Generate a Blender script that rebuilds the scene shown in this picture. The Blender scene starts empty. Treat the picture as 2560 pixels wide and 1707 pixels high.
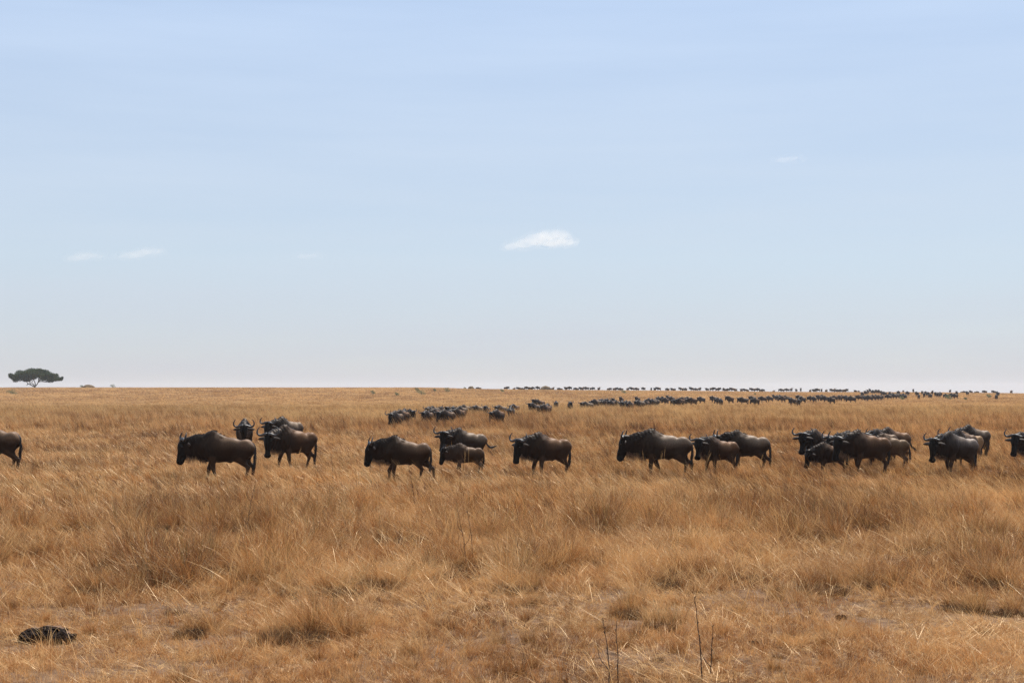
import bpy, math, random
import numpy as np
from mathutils import Vector
R = math.radians
rng = np.random.default_rng(7)
random.seed(7)
scene = bpy.context.scene
COL = scene.collection

# ------------------------------------------------------------------ camera
EYE = 2.6
F_PX = 3555.0
HORIZON = 972.0
PITCH = math.atan((HORIZON - 853.5) / F_PX)
cam_d = bpy.data.cameras.new("camera")
cam_d.sensor_width = 36.0
cam_d.lens = 36.0 * F_PX / 2560.0
cam_d.clip_start = 0.5
cam_d.clip_end = 20000.0
cam = bpy.data.objects.new("camera", cam_d)
COL.objects.link(cam)
cam.location = (0, 0, EYE)
cam.rotation_euler = (R(90) + PITCH, 0, 0)
scene.camera = cam

# ------------------------------------------------------------------ light and sky
SUN_ELEV, SUN_AZ = R(57), R(24)          # azimuth clockwise from +Y (the view direction)
sun_d = bpy.data.lights.new("sun", 'SUN')
sun_d.energy = 5.0
sun_d.angle = R(0.5)
sun_d.color = (1.0, 0.94, 0.86)
sun = bpy.data.objects.new("sun", sun_d)
COL.objects.link(sun)
sdir = Vector((math.sin(SUN_AZ) * math.cos(SUN_ELEV), math.cos(SUN_AZ) * math.cos(SUN_ELEV), math.sin(SUN_ELEV)))
sun.rotation_euler = sdir.to_track_quat('Z', 'Y').to_euler()
sun.location = (0, 0, 60)

world = bpy.data.worlds.new("World")
scene.world = world
world.use_nodes = True
wn = world.node_tree
wn.nodes.clear()
def N(nt, t, **kw):
    n = nt.nodes.new(t)
    for k, v in kw.items():
        if k.startswith('i_'):
            n.inputs[k[2:].replace('_', ' ')].default_value = v
        else:
            setattr(n, k, v)
    return n
wo = N(wn, 'ShaderNodeOutputWorld')
bg = N(wn, 'ShaderNodeBackground')
sky = N(wn, 'ShaderNodeTexSky', sky_type='NISHITA', sun_disc=False, sun_elevation=SUN_ELEV,
        sun_rotation=SUN_AZ, altitude=1500.0, air_density=1.0, dust_density=1.0, ozone_density=1.6)
# thin high cirrus veil, streaked sideways
tc = N(wn, 'ShaderNodeTexCoord')
sep = N(wn, 'ShaderNodeSeparateXYZ')
mp = N(wn, 'ShaderNodeMapping')
mp.inputs['Scale'].default_value = (1.6, 1.6, 16.0)
mp.inputs['Rotation'].default_value = (0, R(-2.5), 0)
nz = N(wn, 'ShaderNodeTexNoise', i_Scale=2.2, i_Detail=5.0, i_Roughness=0.55)
rmp = N(wn, 'ShaderNodeMapRange')
rmp.inputs['From Min'].default_value = 0.35
rmp.inputs['From Max'].default_value = 0.75
rmp.inputs['To Min'].default_value = 0.72
rmp.inputs['To Max'].default_value = 0.88
mixc = N(wn, 'ShaderNodeMix', data_type='RGBA')
sepz = N(wn, 'ShaderNodeSeparateXYZ')
wn.links.new(tc.outputs['Generated'], sepz.inputs[0])
mz = N(wn, 'ShaderNodeMath', operation='MULTIPLY'); mz.inputs[1].default_value = 1.0 / .30
wn.links.new(sepz.outputs['Z'], mz.inputs[0])
vr = N(wn, 'ShaderNodeValToRGB')
els = vr.color_ramp.elements
els[0].position = 0.0; els[0].color = (.575, .575, .645, 1)
els[1].position = 1.0; els[1].color = (.575, .725, .97, 1)
e = els.new(.30); e.color = (.625, .712, .81, 1)
vs = N(wn, 'ShaderNodeVectorMath', operation='SCALE'); vs.inputs['Scale'].default_value = 10.0
wn.links.new(mz.outputs[0], vr.inputs['Fac'])
wn.links.new(vr.outputs['Color'], vs.inputs[0])
wn.links.new(vs.outputs[0], mixc.inputs[7])
wn.links.new(tc.outputs['Generated'], mp.inputs['Vector'])
wn.links.new(mp.outputs['Vector'], nz.inputs['Vector'])
wn.links.new(nz.outputs['Fac'], rmp.inputs['Value'])
wn.links.new(rmp.outputs['Result'], mixc.inputs[0])
wn.links.new(sky.outputs['Color'], mixc.inputs[6])
wn.links.new(mixc.outputs[2], bg.inputs['Color'])
bg.inputs['Strength'].default_value = 0.085
wn.links.new(bg.outputs['Background'], wo.inputs['Surface'])

scene.view_settings.view_transform = 'Standard'
scene.view_settings.look = 'None'
scene.view_settings.exposure = 0.28
scene.view_settings.gamma = 1.0
scene.render.engine = 'CYCLES'
cy = scene.cycles
cy.max_bounces = 6
cy.diffuse_bounces = 2
cy.transmission_bounces = 4
cy.glossy_bounces = 2
cy.transparent_max_bounces = 8
cy.volume_bounces = 3
cy.use_denoising = True
cy.denoiser = 'OPENIMAGEDENOISE'
cy.denoising_input_passes = 'RGB_ALBEDO_NORMAL'
cy.denoising_prefilter = 'NONE'
cy.sample_clamp_direct = 12.0
cy.sample_clamp_indirect = 4.0
cy.caustics_reflective = False
cy.caustics_refractive = False

# ------------------------------------------------------------------ helpers
def ray(px, py):
    u = (px - 1280.0) / F_PX
    v = (853.5 - py) / F_PX
    y = math.cos(PITCH) - v * math.sin(PITCH)
    z = math.sin(PITCH) + v * math.cos(PITCH)
    return u / y, z / y                          # dx/dy, dz/dy

_lat = np.random.default_rng(3).random((256, 256))
def vnoise(x, y, s=1.0):
    x = np.asarray(x, float) / s + 97.3
    y = np.asarray(y, float) / s + 41.7
    xi = np.floor(x).astype(int); yi = np.floor(y).astype(int)
    fx = x - xi; fy = y - yi
    fx = fx * fx * (3 - 2 * fx); fy = fy * fy * (3 - 2 * fy)
    g = lambda a, b: _lat[a & 255, b & 255]
    return (g(xi, yi) * (1 - fx) + g(xi + 1, yi) * fx) * (1 - fy) + (g(xi, yi + 1) * (1 - fx) + g(xi + 1, yi + 1) * fx) * fy

CREST = 440.0
def sstep(a, b, x):
    t = np.clip((x - a) / (b - a), 0, 1)
    return t * t * (3 - 2 * t)
def ground_h(x, y):
    """height of the plain: flat near, one long low swell 440 m out, falling away behind"""
    x = np.asarray(x, float); y = np.asarray(y, float)
    ang = np.where(y > 1, x / np.maximum(y, 1), 0)
    px = 1280 + ang * F_PX
    yc = np.interp(px, [-2000, 1080, 1180, 1400, 1750, 1900, 2300, 2560, 4500],
                   [971, 971, 974.5, 977, 979, 981, 982.5, 985.5, 990])
    hc = EYE - (yc - HORIZON) * CREST / F_PX
    h = hc * sstep(265, CREST, y)
    d = np.maximum(y - CREST, 0)
    drop = np.where(d < 30, 0.0004 * d * d, 0.36 + 0.024 * (d - 30))
    drop = np.where(d > 180, 3.96 + 0.012 * (d - 180), drop)
    h = h - drop
    near = 1 - sstep(70, 140, y)
    bump = (vnoise(x, y, 2.3) - 0.5) * 0.10 + (vnoise(x + 50, y, 0.7) - 0.5) * 0.05
    return h + bump * near * 0.8
def gh(x, y):
    return float(ground_h(x, y))

def new_mesh(name, verts, faces, mat=None, smooth=False):
    me = bpy.data.meshes.new(name)
    verts = np.asarray(verts, np.float32)
    if isinstance(faces, np.ndarray):
        faces = [faces]
    fl, st, tot = [], [], []
    off = 0
    for f in faces:
        f = np.asarray(f, np.int32)
        if len(f) == 0:
            continue
        k = f.shape[1]
        fl.append(f.ravel())
        st.append(off + np.arange(len(f)) * k)
        tot.append(np.full(len(f), k))
        off += f.size
    fl = np.concatenate(fl).astype(np.int32); st = np.concatenate(st).astype(np.int32); tot = np.concatenate(tot).astype(np.int32)
    me.vertices.add(len(verts)); me.vertices.foreach_set('co', verts.ravel())
    me.loops.add(len(fl)); me.loops.foreach_set('vertex_index', fl)
    me.polygons.add(len(st)); me.polygons.foreach_set('loop_start', st)
    me.polygons.foreach_set('loop_total', tot)
    me.polygons.foreach_set('use_smooth', np.full(len(st), smooth, bool))
    me.update(calc_edges=True)
    if mat is not None:
        me.materials.append(mat)
    return me
def put_color(me, name, cols):
    a = me.color_attributes.new(name, 'FLOAT_COLOR', 'POINT')
    c = np.ones((len(me.vertices), 4), np.float32); c[:, :3] = cols
    a.data.foreach_set('color', c.ravel())
def link(name, me, parent=None, loc=None):
    o = bpy.data.objects.new(name, me)
    COL.objects.link(o)
    if parent is not None:
        o.parent = parent
    if loc is not None:
        o.location = loc
    return o
def tag(o, label=None, cat=None, group=None, kind=None):
    if label: o['label'] = label
    if cat: o['category'] = cat
    if group: o['group'] = group
    if kind: o['kind'] = kind
    return o

def tube(pts, rad, n=8, cap=True):
    pts = np.asarray(pts, float); rad = np.asarray(rad, float)
    t = np.gradient(pts, axis=0); t /= np.linalg.norm(t, axis=1)[:, None] + 1e-9
    ref = np.array([0.31, 0.17, 0.93])
    if abs(t[0] @ ref) > 0.9: ref = np.array([1.0, 0.1, 0])
    V = []
    a = np.cross(t[0], ref); a /= np.linalg.norm(a)
    for i in range(len(pts)):
        a = a - t[i] * (a @ t[i]); a /= np.linalg.norm(a) + 1e-9
        b = np.cross(t[i], a)
        ang = np.linspace(0, 2 * np.pi, n, endpoint=False)
        V.append(pts[i] + rad[i] * (np.cos(ang)[:, None] * a + np.sin(ang)[:, None] * b))
    V = np.concatenate(V)
    i = np.arange(len(pts) - 1)[:, None] * n; j = np.arange(n)[None]
    jn = (j + 1) % n
    Q = np.stack([i + j, i + jn, i + n + jn, i + n + j], -1).reshape(-1, 4)
    V = np.vstack([V, pts[0], pts[-1]])
    k0, k1 = len(V) - 2, len(V) - 1
    jj = np.arange(n); e = (len(pts) - 1) * n
    T = np.vstack([np.stack([np.full(n, k0), (jj + 1) % n, jj], -1), np.stack([np.full(n, k1), e + jj, e + (jj + 1) % n], -1)])
    return V, Q, T
class MB:
    def __init__(s): s.V = []; s.Q = []; s.T = []; s.n = 0
    def add(s, V, Q=None, T=None):
        V = np.asarray(V, float)
        s.V.append(V)
        if Q is not None and len(Q): s.Q.append(np.asarray(Q) + s.n)
        if T is not None and len(T): s.T.append(np.asarray(T) + s.n)
        s.n += len(V); return s
    def tube(s, *a, **k): return s.add(*tube(*a, **k))
    def mesh(s, name, mat=None, smooth=False):
        return new_mesh(name, np.concatenate(s.V), [np.concatenate(x) for x in (s.Q, s.T) if x], mat, smooth)
def cr(pts, n):
    """smooth curve through the points"""
    pts = np.asarray(pts, float); P = np.vstack([2 * pts[0] - pts[1], pts, 2 * pts[-1] - pts[-2]])
    out = []
    for i in range(1, len(P) - 2):
        for t in np.linspace(0, 1, n, endpoint=False):
            a, b, c, d = P[i - 1], P[i], P[i + 1], P[i + 2]
            out.append(0.5 * (2 * b + (c - a) * t + (2 * a - 5 * b + 4 * c - d) * t * t + (3 * b - a - 3 * c + d) * t ** 3))
    out.append(P[-2])
    return np.array(out)

# ------------------------------------------------------------------ materials
def mat_new(name):
    m = bpy.data.materials.new(name); m.use_nodes = True
    nt = m.node_tree; nt.nodes.clear()
    return m, nt, N(nt, 'ShaderNodeOutputMaterial')
def ramp(nt, stops, src=None):
    r = N(nt, 'ShaderNodeValToRGB')
    els = r.color_ramp.elements
    while len(els) > 1: els.remove(els[-1])
    els[0].position = stops[0][0]; els[0].color = (*stops[0][1], 1)
    for p, c in stops[1:]:
        e = els.new(p); e.color = (*c, 1)
    if src is not None: nt.links.new(src, r.inputs['Fac'])
    return r

def blade_material(name, light, mid, red, trans=0.45, gloss=0.1):
    m, nt, out = mat_new(name)
    geo = N(nt, 'ShaderNodeNewGeometry')
    n1 = N(nt, 'ShaderNodeTexNoise', i_Scale=0.23, i_Detail=4.0, i_Roughness=0.65)
    n2 = N(nt, 'ShaderNodeTexNoise', i_Scale=0.035, i_Detail=3.0)
    mapn = N(nt, 'ShaderNodeMapping')
    mapn.inputs['Scale'].default_value = (1, 0.5, 1)
    nt.links.new(geo.outputs['Position'], mapn.inputs['Vector'])
    nt.links.new(mapn.outputs['Vector'], n1.inputs['Vector'])
    nt.links.new(mapn.outputs['Vector'], n2.inputs['Vector'])
    at = N(nt, 'ShaderNodeAttribute', attribute_name='tint')
    sp = N(nt, 'ShaderNodeSeparateColor'); nt.links.new(at.outputs['Color'], sp.inputs['Color'])
    mm = N(nt, 'ShaderNodeMath', operation='MULTIPLY_ADD'); nt.links.new(n1.outputs['Fac'], mm.inputs[0]); mm.inputs[1].default_value = 2.1
    m2 = N(nt, 'ShaderNodeMath', operation='MULTIPLY_ADD'); nt.links.new(n2.outputs['Fac'], m2.inputs[0]); m2.inputs[1].default_value = 0.9; m2.inputs[2].default_value = -1.27
    nt.links.new(m2.outputs[0], mm.inputs[2])
    m3 = N(nt, 'ShaderNodeMath', operation='MULTIPLY_ADD'); nt.links.new(sp.outputs['Red'], m3.inputs[0]); m3.inputs[1].default_value = 0.75
    nt.links.new(mm.outputs[0], m3.inputs[2])
    r = ramp(nt, [(0.12, light), (0.48, mid), (0.95, red)], m3.outputs[0])
    # green share of the blade comes from the tint's second channel
    mg = N(nt, 'ShaderNodeMix', data_type='RGBA'); mg.inputs[7].default_value = (0.13, 0.15, 0.045, 1)
    nt.links.new(sp.outputs['Green'], mg.inputs[0]); nt.links.new(r.outputs['Color'], mg.inputs[6])
    # old dead stems plus painted shade at the heart of a tussock (third channel)
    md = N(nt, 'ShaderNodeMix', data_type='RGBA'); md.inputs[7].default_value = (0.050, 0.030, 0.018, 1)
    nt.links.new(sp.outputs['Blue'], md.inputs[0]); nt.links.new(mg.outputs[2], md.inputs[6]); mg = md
    d = N(nt, 'ShaderNodeBsdfDiffuse', i_Roughness=0.3); t = N(nt, 'ShaderNodeBsdfTranslucent')
    g = N(nt, 'ShaderNodeBsdfGlossy', i_Roughness=0.4)
    g.inputs['Color'].default_value = (1, 0.84, 0.62, 1)
    for s in (d, t): nt.links.new(mg.outputs[2], s.inputs['Color'])
    mx = N(nt, 'ShaderNodeMixShader'); mx.inputs[0].default_value = trans
    nt.links.new(d.outputs[0], mx.inputs[1]); nt.links.new(t.outputs[0], mx.inputs[2])
    mx2 = N(nt, 'ShaderNodeMixShader'); mx2.inputs[0].default_value = gloss
    nt.links.new(mx.outputs[0], mx2.inputs[1]); nt.links.new(g.outputs[0], mx2.inputs[2])
    nt.links.new(mx2.outputs[0], out.inputs['Surface'])
    return m
M_STRAW = blade_material('dry_straw', (0.74, 0.455, 0.195), (0.445, 0.205, 0.064), (0.105, 0.040, 0.012), trans=.30, gloss=.045)
M_FAR = blade_material('far_grass', (0.76, 0.49, 0.21), (0.53, 0.285, 0.10), (0.26, 0.12, 0.037), trans=.34, gloss=.045)
M_RED = blade_material('red_oat_grass', (0.72, 0.40, 0.155), (0.435, 0.175, 0.050), (0.105, 0.036, 0.010), trans=.30, gloss=.045)

def soil_material():
    m, nt, out = mat_new('soil')
    geo = N(nt, 'ShaderNodeNewGeometry')
    n1 = N(nt, 'ShaderNodeTexNoise', i_Scale=6.0, i_Detail=8.0, i_Roughness=0.7)
    n2 = N(nt, 'ShaderNodeTexNoise', i_Scale=0.12, i_Detail=4.0)
    for n in (n1, n2): nt.links.new(geo.outputs['Position'], n.inputs['Vector'])
    r1 = ramp(nt, [(0.3, (0.075, 0.042, 0.025)), (0.6, (0.22, 0.135, 0.08)), (0.75, (0.42, 0.27, 0.155))], n1.outputs['Fac'])
    r2 = ramp(nt, [(0.35, (0.30, 0.17, 0.075)), (0.65, (0.38, 0.235, 0.11))], n2.outputs['Fac'])
    # thatch covers more and more of the soil away from the bare strip in front
    sp = N(nt, 'ShaderNodeSeparateXYZ'); nt.links.new(geo.outputs['Position'], sp.inputs[0])
    mr = N(nt, 'ShaderNodeMapRange'); mr.inputs['From Min'].default_value = 70; mr.inputs['From Max'].default_value = 160
    mr.inputs['To Min'].default_value = 0.0; mr.inputs['To Max'].default_value = 0.9
    nt.links.new(sp.outputs['Y'], mr.inputs['Value'])
    mx = N(nt, 'ShaderNodeMix', data_type='RGBA')
    nt.links.new(mr.outputs['Result'], mx.inputs[0]); nt.links.new(r1.outputs['Color'], mx.inputs[6]); nt.links.new(r2.outputs['Color'], mx.inputs[7])
    p = N(nt, 'ShaderNodeBsdfPrincipled', i_Roughness=0.95)
    p.inputs['Specular IOR Level'].default_value = 0.1
    nt.links.new(mx.outputs[2], p.inputs['Base Color'])
    b = N(nt, 'ShaderNodeBump', i_Strength=0.8, i_Distance=0.05)
    nt.links.new(n1.outputs['Fac'], b.inputs['Height']); nt.links.new(b.outputs['Normal'], p.inputs['Normal'])
    nt.links.new(p.outputs[0], out.inputs['Surface'])
    return m
M_SOIL = soil_material()

def simple_mat(name, col, rough=0.6, spec=0.4, noise=None, trans=0.0, sheen=0.0):
    m, nt, out = mat_new(name)
    p = N(nt, 'ShaderNodeBsdfPrincipled', i_Roughness=rough)
    p.inputs['Specular IOR Level'].default_value = spec
    if sheen: p.inputs['Sheen Weight'].default_value = sheen
    tcn = N(nt, 'ShaderNodeTexCoord')
    nn = N(nt, 'ShaderNodeTexNoise', i_Scale=noise or 12.0, i_Detail=5.0)
    nt.links.new(tcn.outputs['Object'], nn.inputs['Vector'])
    c = np.array(col)
    r = ramp(nt, [(0.3, tuple(c * 0.65)), (0.7, tuple(np.minimum(c * 1.35, 1)))], nn.outputs['Fac'])
    nt.links.new(r.outputs['Color'], p.inputs['Base Color'])
    if trans:
        t = N(nt, 'ShaderNodeBsdfTranslucent'); nt.links.new(r.outputs['Color'], t.inputs['Color'])
        mx = N(nt, 'ShaderNodeMixShader'); mx.inputs[0].default_value = trans
        nt.links.new(p.outputs[0], mx.inputs[1]); nt.links.new(t.outputs[0], mx.inputs[2]); nt.links.new(mx.outputs[0], out.inputs['Surface'])
    else:
        nt.links.new(p.outputs[0], out.inputs['Surface'])
    return m
M_HORN = simple_mat('horn_keratin', (0.032, 0.026, 0.022), 0.45, 0.5, 30)
M_EYE = simple_mat('eye', (0.01, 0.008, 0.006), 0.08, 0.8)
M_BLACKHAIR = simple_mat('mane_hair', (0.018, 0.014, 0.012), 0.55, 0.4, 40)
M_EAR = simple_mat('ear_hide', (0.05, 0.036, 0.028), 0.7, 0.3, 20, trans=0.12)
M_BEARD = simple_mat('beard_hair', (0.22, 0.135, 0.075), 0.7, 0.3, 25, trans=0.35)
M_STALK = simple_mat('dead_stalk', (0.075, 0.046, 0.03), 0.8, 0.2, 60)
M_BARK = simple_mat('bark', (0.07, 0.055, 0.045), 0.9, 0.2, 3)
M_LEAF = simple_mat('acacia_leaf', (0.045, 0.068, 0.018), 0.8, 0.1, 0.6, trans=0.18)
M_GREEN = simple_mat('green_leaf', (0.12, 0.15, 0.06), 0.7, 0.25, 5, trans=0.3)
M_CLOD = simple_mat('earth_clod', (0.034, 0.022, 0.016), 0.95, 0.1, 22)  # near-black: shade on the clod's front is painted into the earth
M_CRUST = simple_mat('sunlit_crust', (0.20, 0.12, 0.075), 0.95, 0.1, 9)  # paler earth: the sunlit top of the clod put into the colour
M_MOUND = simple_mat('termite_earth', (0.15, 0.10, 0.05), 0.95, 0.1, 2)

def coat_material():
    m, nt, out = mat_new('wildebeest_coat')
    at = N(nt, 'ShaderNodeAttribute', attribute_name='coat')
    tcn = N(nt, 'ShaderNodeTexCoord')
    mpn = N(nt, 'ShaderNodeMapping'); mpn.inputs['Scale'].default_value = (30, 30, 9)
    nn = N(nt, 'ShaderNodeTexNoise', i_Scale=1.6, i_Detail=5.0, i_Roughness=0.6)
    nt.links.new(tcn.outputs['Object'], mpn.inputs['Vector']); nt.links.new(mpn.outputs['Vector'], nn.inputs['Vector'])
    mr = N(nt, 'ShaderNodeMapRange'); mr.inputs['From Min'].default_value = 0.3; mr.inputs['From Max'].default_value = 0.7
    mr.inputs['To Min'].default_value = 0.72; mr.inputs['To Max'].default_value = 1.3
    nt.links.new(nn.outputs['Fac'], mr.inputs['Value'])
    vm = N(nt, 'ShaderNodeVectorMath', operation='SCALE')
    nt.links.new(at.outputs['Color'], vm.inputs[0]); nt.links.new(mr.outputs['Result'], vm.inputs['Scale'])
    p = N(nt, 'ShaderNodeBsdfPrincipled', i_Roughness=0.48)
    p.inputs['Specular IOR Level'].default_value = 0.10
    p.inputs['Specular Tint'].default_value = (1.0, .62, .38, 1)
    p.inputs['Sheen Weight'].default_value = 0.0
    p.inputs['Sheen Roughness'].default_value = 0.5
    p.inputs['Sheen Tint'].default_value = (0.9, 0.8, 0.7, 1)
    b = N(nt, 'ShaderNodeBump', i_Strength=0.35, i_Distance=0.01)
    nt.links.new(nn.outputs['Fac'], b.inputs['Height']); nt.links.new(b.outputs['Normal'], p.inputs['Normal'])
    nt.links.new(vm.outputs[0], p.inputs['Base Color'])
    nt.links.new(p.outputs[0], out.inputs['Surface'])
    return m
M_COAT = coat_material()

# ------------------------------------------------------------------ ground
def build_ground():
    ys = np.concatenate([np.arange(-40, 8, 6.0), np.arange(8, 45, 0.35), np.arange(45, 140, 2.0), np.arange(140, 620, 6.0),
                         np.geomspace(620, 2550, 30)])
    us = np.concatenate([np.linspace(-1, -0.42, 12, endpoint=False), np.linspace(-0.42, 0.42, 181), np.linspace(0.42, 1, 13)[1:]])
    half = lambda y: np.where(y < 60, 60, np.minimum(60 + (y - 60) * 1.2, 2500)) * 1.0
    Y, U = np.meshgrid(ys, us, indexing='ij')
    Hh = half(Y)
    X = np.sign(U) * np.where(np.abs(U) < 0.42, np.abs(U) / 0.42 * Hh * 0.42, np.abs(U) * Hh)
    Z = ground_h(X, Y)
    ny, nx = Y.shape
    V = np.stack([X, Y, Z], -1).reshape(-1, 3)
    i = np.arange(ny - 1)[:, None] * nx; j = np.arange(nx - 1)[None]
    Q = np.stack([i + j, i + j + 1, i + nx + j + 1, i + nx + j], -1).reshape(-1, 4)
    o = link('ground', new_mesh('ground', V, Q, M_SOIL, True))
    tag(o, 'wide dry brown plain under straw coloured grass', None, None, 'structure')
build_ground()

# ------------------------------------------------------------------ grass clumps
def blades(r, n, root, h, th0, curve, lean, width, seg=3, spike=0.0, out_lean=0.0, tint=(0, 1), green=0.0, wisp=9, spread=.022, dead=0.0):
    # blades stand in wisps that share their foot, lean and colour
    w_ = np.sort(r.integers(0, max(n // wisp, 1), n))
    root = root[w_] + r.normal(0, spread, (n, 2)); lean = lean[w_] + r.normal(0, .22, n)
    th0 = th0[w_] + r.normal(0, .13, n); curve = curve[w_] + r.normal(0, .15, n); h = h[w_] * r.uniform(.7, 1.1, n)
    tm = (tint[0] + tint[1]) / 2; tc_ = (tm + (r.uniform(tint[0], tint[1], n)[w_] - tm) * 1.45) + r.normal(0, .10, n)
    """n blades as tapered strips: root (n,2), h length, th0 start angle from upright, lean azimuth"""
    az = lean
    if out_lean:
        oa = np.arctan2(root[:, 1], root[:, 0])
        v = np.stack([np.cos(az), np.sin(az)], 1) + out_lean * np.stack([np.cos(oa), np.sin(oa)], 1)
        az = np.arctan2(v[:, 1], v[:, 0])
    dirv = np.stack([np.cos(az), np.sin(az)], 1)
    fa = r.uniform(0, np.pi, n)
    side = np.stack([np.cos(fa), np.sin(fa)], 1)
    pos = np.zeros((n, seg + 1, 3)); pos[:, 0, :2] = root; pos[:, 0, 2] = -0.03
    tw = np.linspace(0, 1, seg + 1)
    for k in range(1, seg + 1):
        th = th0 + curve * (k - 0.5) / seg
        st = h / seg
        pos[:, k, :2] = pos[:, k - 1, :2] + (st * np.sin(th))[:, None] * dirv
        pos[:, k, 2] = pos[:, k - 1, 2] + st * np.cos(th)
    pos[:, 1:, 2] = np.maximum(pos[:, 1:, 2], 0.01)
    w = np.outer(width, 1 - 0.75 * tw)
    if spike:
        w[:, -2] *= 1 + spike
    V = np.zeros((n, 2 * seg + 1, 3))
    for k in range(seg):
        V[:, 2 * k] = pos[:, k]; V[:, 2 * k + 1] = pos[:, k]
        V[:, 2 * k, :2] -= side * w[:, k:k + 1] / 2
        V[:, 2 * k + 1, :2] += side * w[:, k:k + 1] / 2
    V[:, -1] = pos[:, -1]
    base = np.arange(n)[:, None] * (2 * seg + 1)
    Q = np.concatenate([np.stack([base[:, 0] + 2 * k, base[:, 0] + 2 * k + 1, base[:, 0] + 2 * k + 3, base[:, 0] + 2 * k + 2], -1) for k in range(seg - 1)])
    T = np.stack([base[:, 0] + 2 * seg - 2, base[:, 0] + 2 * seg - 1, base[:, 0] + 2 * seg], -1)
    c = np.zeros((n, 2 * seg + 1, 3)); c[..., 0] = tc_[:, None]
    c[..., 1] = (r.random(n) < green)[:, None] * r.uniform(0.5, 1, n)[:, None]
    c[..., 2] = (r.random(n) < dead)[:, None] * r.uniform(0.6, 1, n)[:, None]  # share of blades coloured dark, as dead stems and painted shade
    return V.reshape(-1, 3), Q, T, c.reshape(-1, 3)
LEFT = math.pi
def clump_mesh(name, parts, mat):
    Vs, Qs, Ts, Cs = [], [], [], []; off = 0
    for V, Q, T, C in parts:
        Vs.append(V); Qs.append(Q + off); Ts.append(T + off); Cs.append(C); off += len(V)
    me = new_mesh(name, np.concatenate(Vs), [np.concatenate(Qs), np.concatenate(Ts)], mat, False)
    put_color(me, 'tint', np.concatenate(Cs))
    return me
CL = []          # clump meshes; KIND: name -> indices
KIND = {}
def reg(kind, me):
    KIND.setdefault(kind, []).append(len(CL)); CL.append(me)
def sq(r, n, s): return r.uniform(-s / 2, s / 2, (n, 2))
def disk(r, n, rad):
    a = r.uniform(0, 2 * np.pi, n); q = rad * np.sqrt(r.random(n)); return np.stack([q * np.cos(a), q * np.sin(a)], 1)
for i in range(4):      # tangled short thatch, 1.2 m
    r = np.random.default_rng(100 + i); n = 1500
    a = blades(r, n, sq(r, n, 1.25), r.uniform(.05, .20, n), r.uniform(.15, 1.35, n), r.uniform(-.3, .9, n), r.uniform(0, 6.28, n), r.uniform(.002, .0045, n), 2, tint=(0, .75))
    n = 90
    b = blades(r, n, sq(r, n, 1.25), r.uniform(.2, .5, n), r.uniform(.9, 1.5, n), r.uniform(-.2, .5, n), r.uniform(0, 6.28, n), r.uniform(.002, .0045, n), 3, tint=(-.15, .2), wisp=3)
    reg('thatch', clump_mesh('thatch', [a, b], M_STRAW))
for i in range(4):      # matted litter: long fallen stems over short tufts
    r = np.random.default_rng(170 + i); n = 480
    a = blades(r, n, sq(r, n, 1.3), r.uniform(.18, .6, n), r.uniform(.75, 1.5, n), r.uniform(-.1, .7, n), r.normal(LEFT if i % 2 else 0.3, 1.1, n), r.uniform(.004, .008, n), 5, tint=(-.35, .65), wisp=3, spread=.03)
    n = 900
    b = blades(r, n, sq(r, n, 1.3), r.uniform(.06, .24, n), r.uniform(.05, 1.0, n), r.uniform(0, .9, n), r.uniform(0, 6.28, n), r.uniform(.003, .005, n), 3, tint=(0, .95), wisp=16, spread=.018)
    reg('litter', clump_mesh('litter', [a, b], M_STRAW))
for i in range(3):      # short upright reddish stubble, 1.2 m
    r = np.random.default_rng(140 + i); n = 1300
    a = blades(r, n, sq(r, n, 1.25), r.uniform(.08, .26, n), np.abs(r.normal(0, .35, n)), r.uniform(0, .8, n), r.normal(LEFT, 1.5, n), r.uniform(.0022, .0042, n), 3, tint=(-.1, .8), spike=.3)
    reg('stubble', clump_mesh('stubble', [a], M_RED))
for i in range(6):      # tussocks of red oat grass
    r = np.random.default_rng(200 + i); n = 380
    a = blades(r, n, disk(r, n, .20), r.uniform(.28, .74, n), np.abs(r.normal(.15, .30, n)), r.uniform(.1, 1.35, n), r.normal(LEFT, 1.25, n), r.uniform(.0028, .0052, n), 4, spike=.9, out_lean=1.0, tint=(.1, 1) if i % 2 else (-.1, .8), wisp=6, green=.07)
    n = 260
    b = blades(r, n, disk(r, n, .26), r.uniform(.12, .35, n), r.uniform(.3, 1.2, n), r.uniform(.1, 1.4, n), r.uniform(0, 6.28, n), r.uniform(.003, .005, n), 3, out_lean=1.0, tint=(0, .6))
    n = 330
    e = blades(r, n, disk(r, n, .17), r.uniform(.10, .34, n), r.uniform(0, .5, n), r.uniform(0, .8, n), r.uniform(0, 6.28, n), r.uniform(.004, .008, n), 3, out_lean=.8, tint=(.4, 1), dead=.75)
    n = 14
    c = blades(r, n, disk(r, n, .22), r.uniform(.45, .95, n), r.uniform(.1, .8, n), r.uniform(.3, 1.3, n), r.normal(LEFT, 1.0, n), r.uniform(.0035, .006, n), 6, spike=1.0, tint=(-.5, -.1), wisp=2)
    reg('tussock', clump_mesh('tussock', [a, b, c, e], M_RED if i % 2 else M_STRAW))
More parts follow.
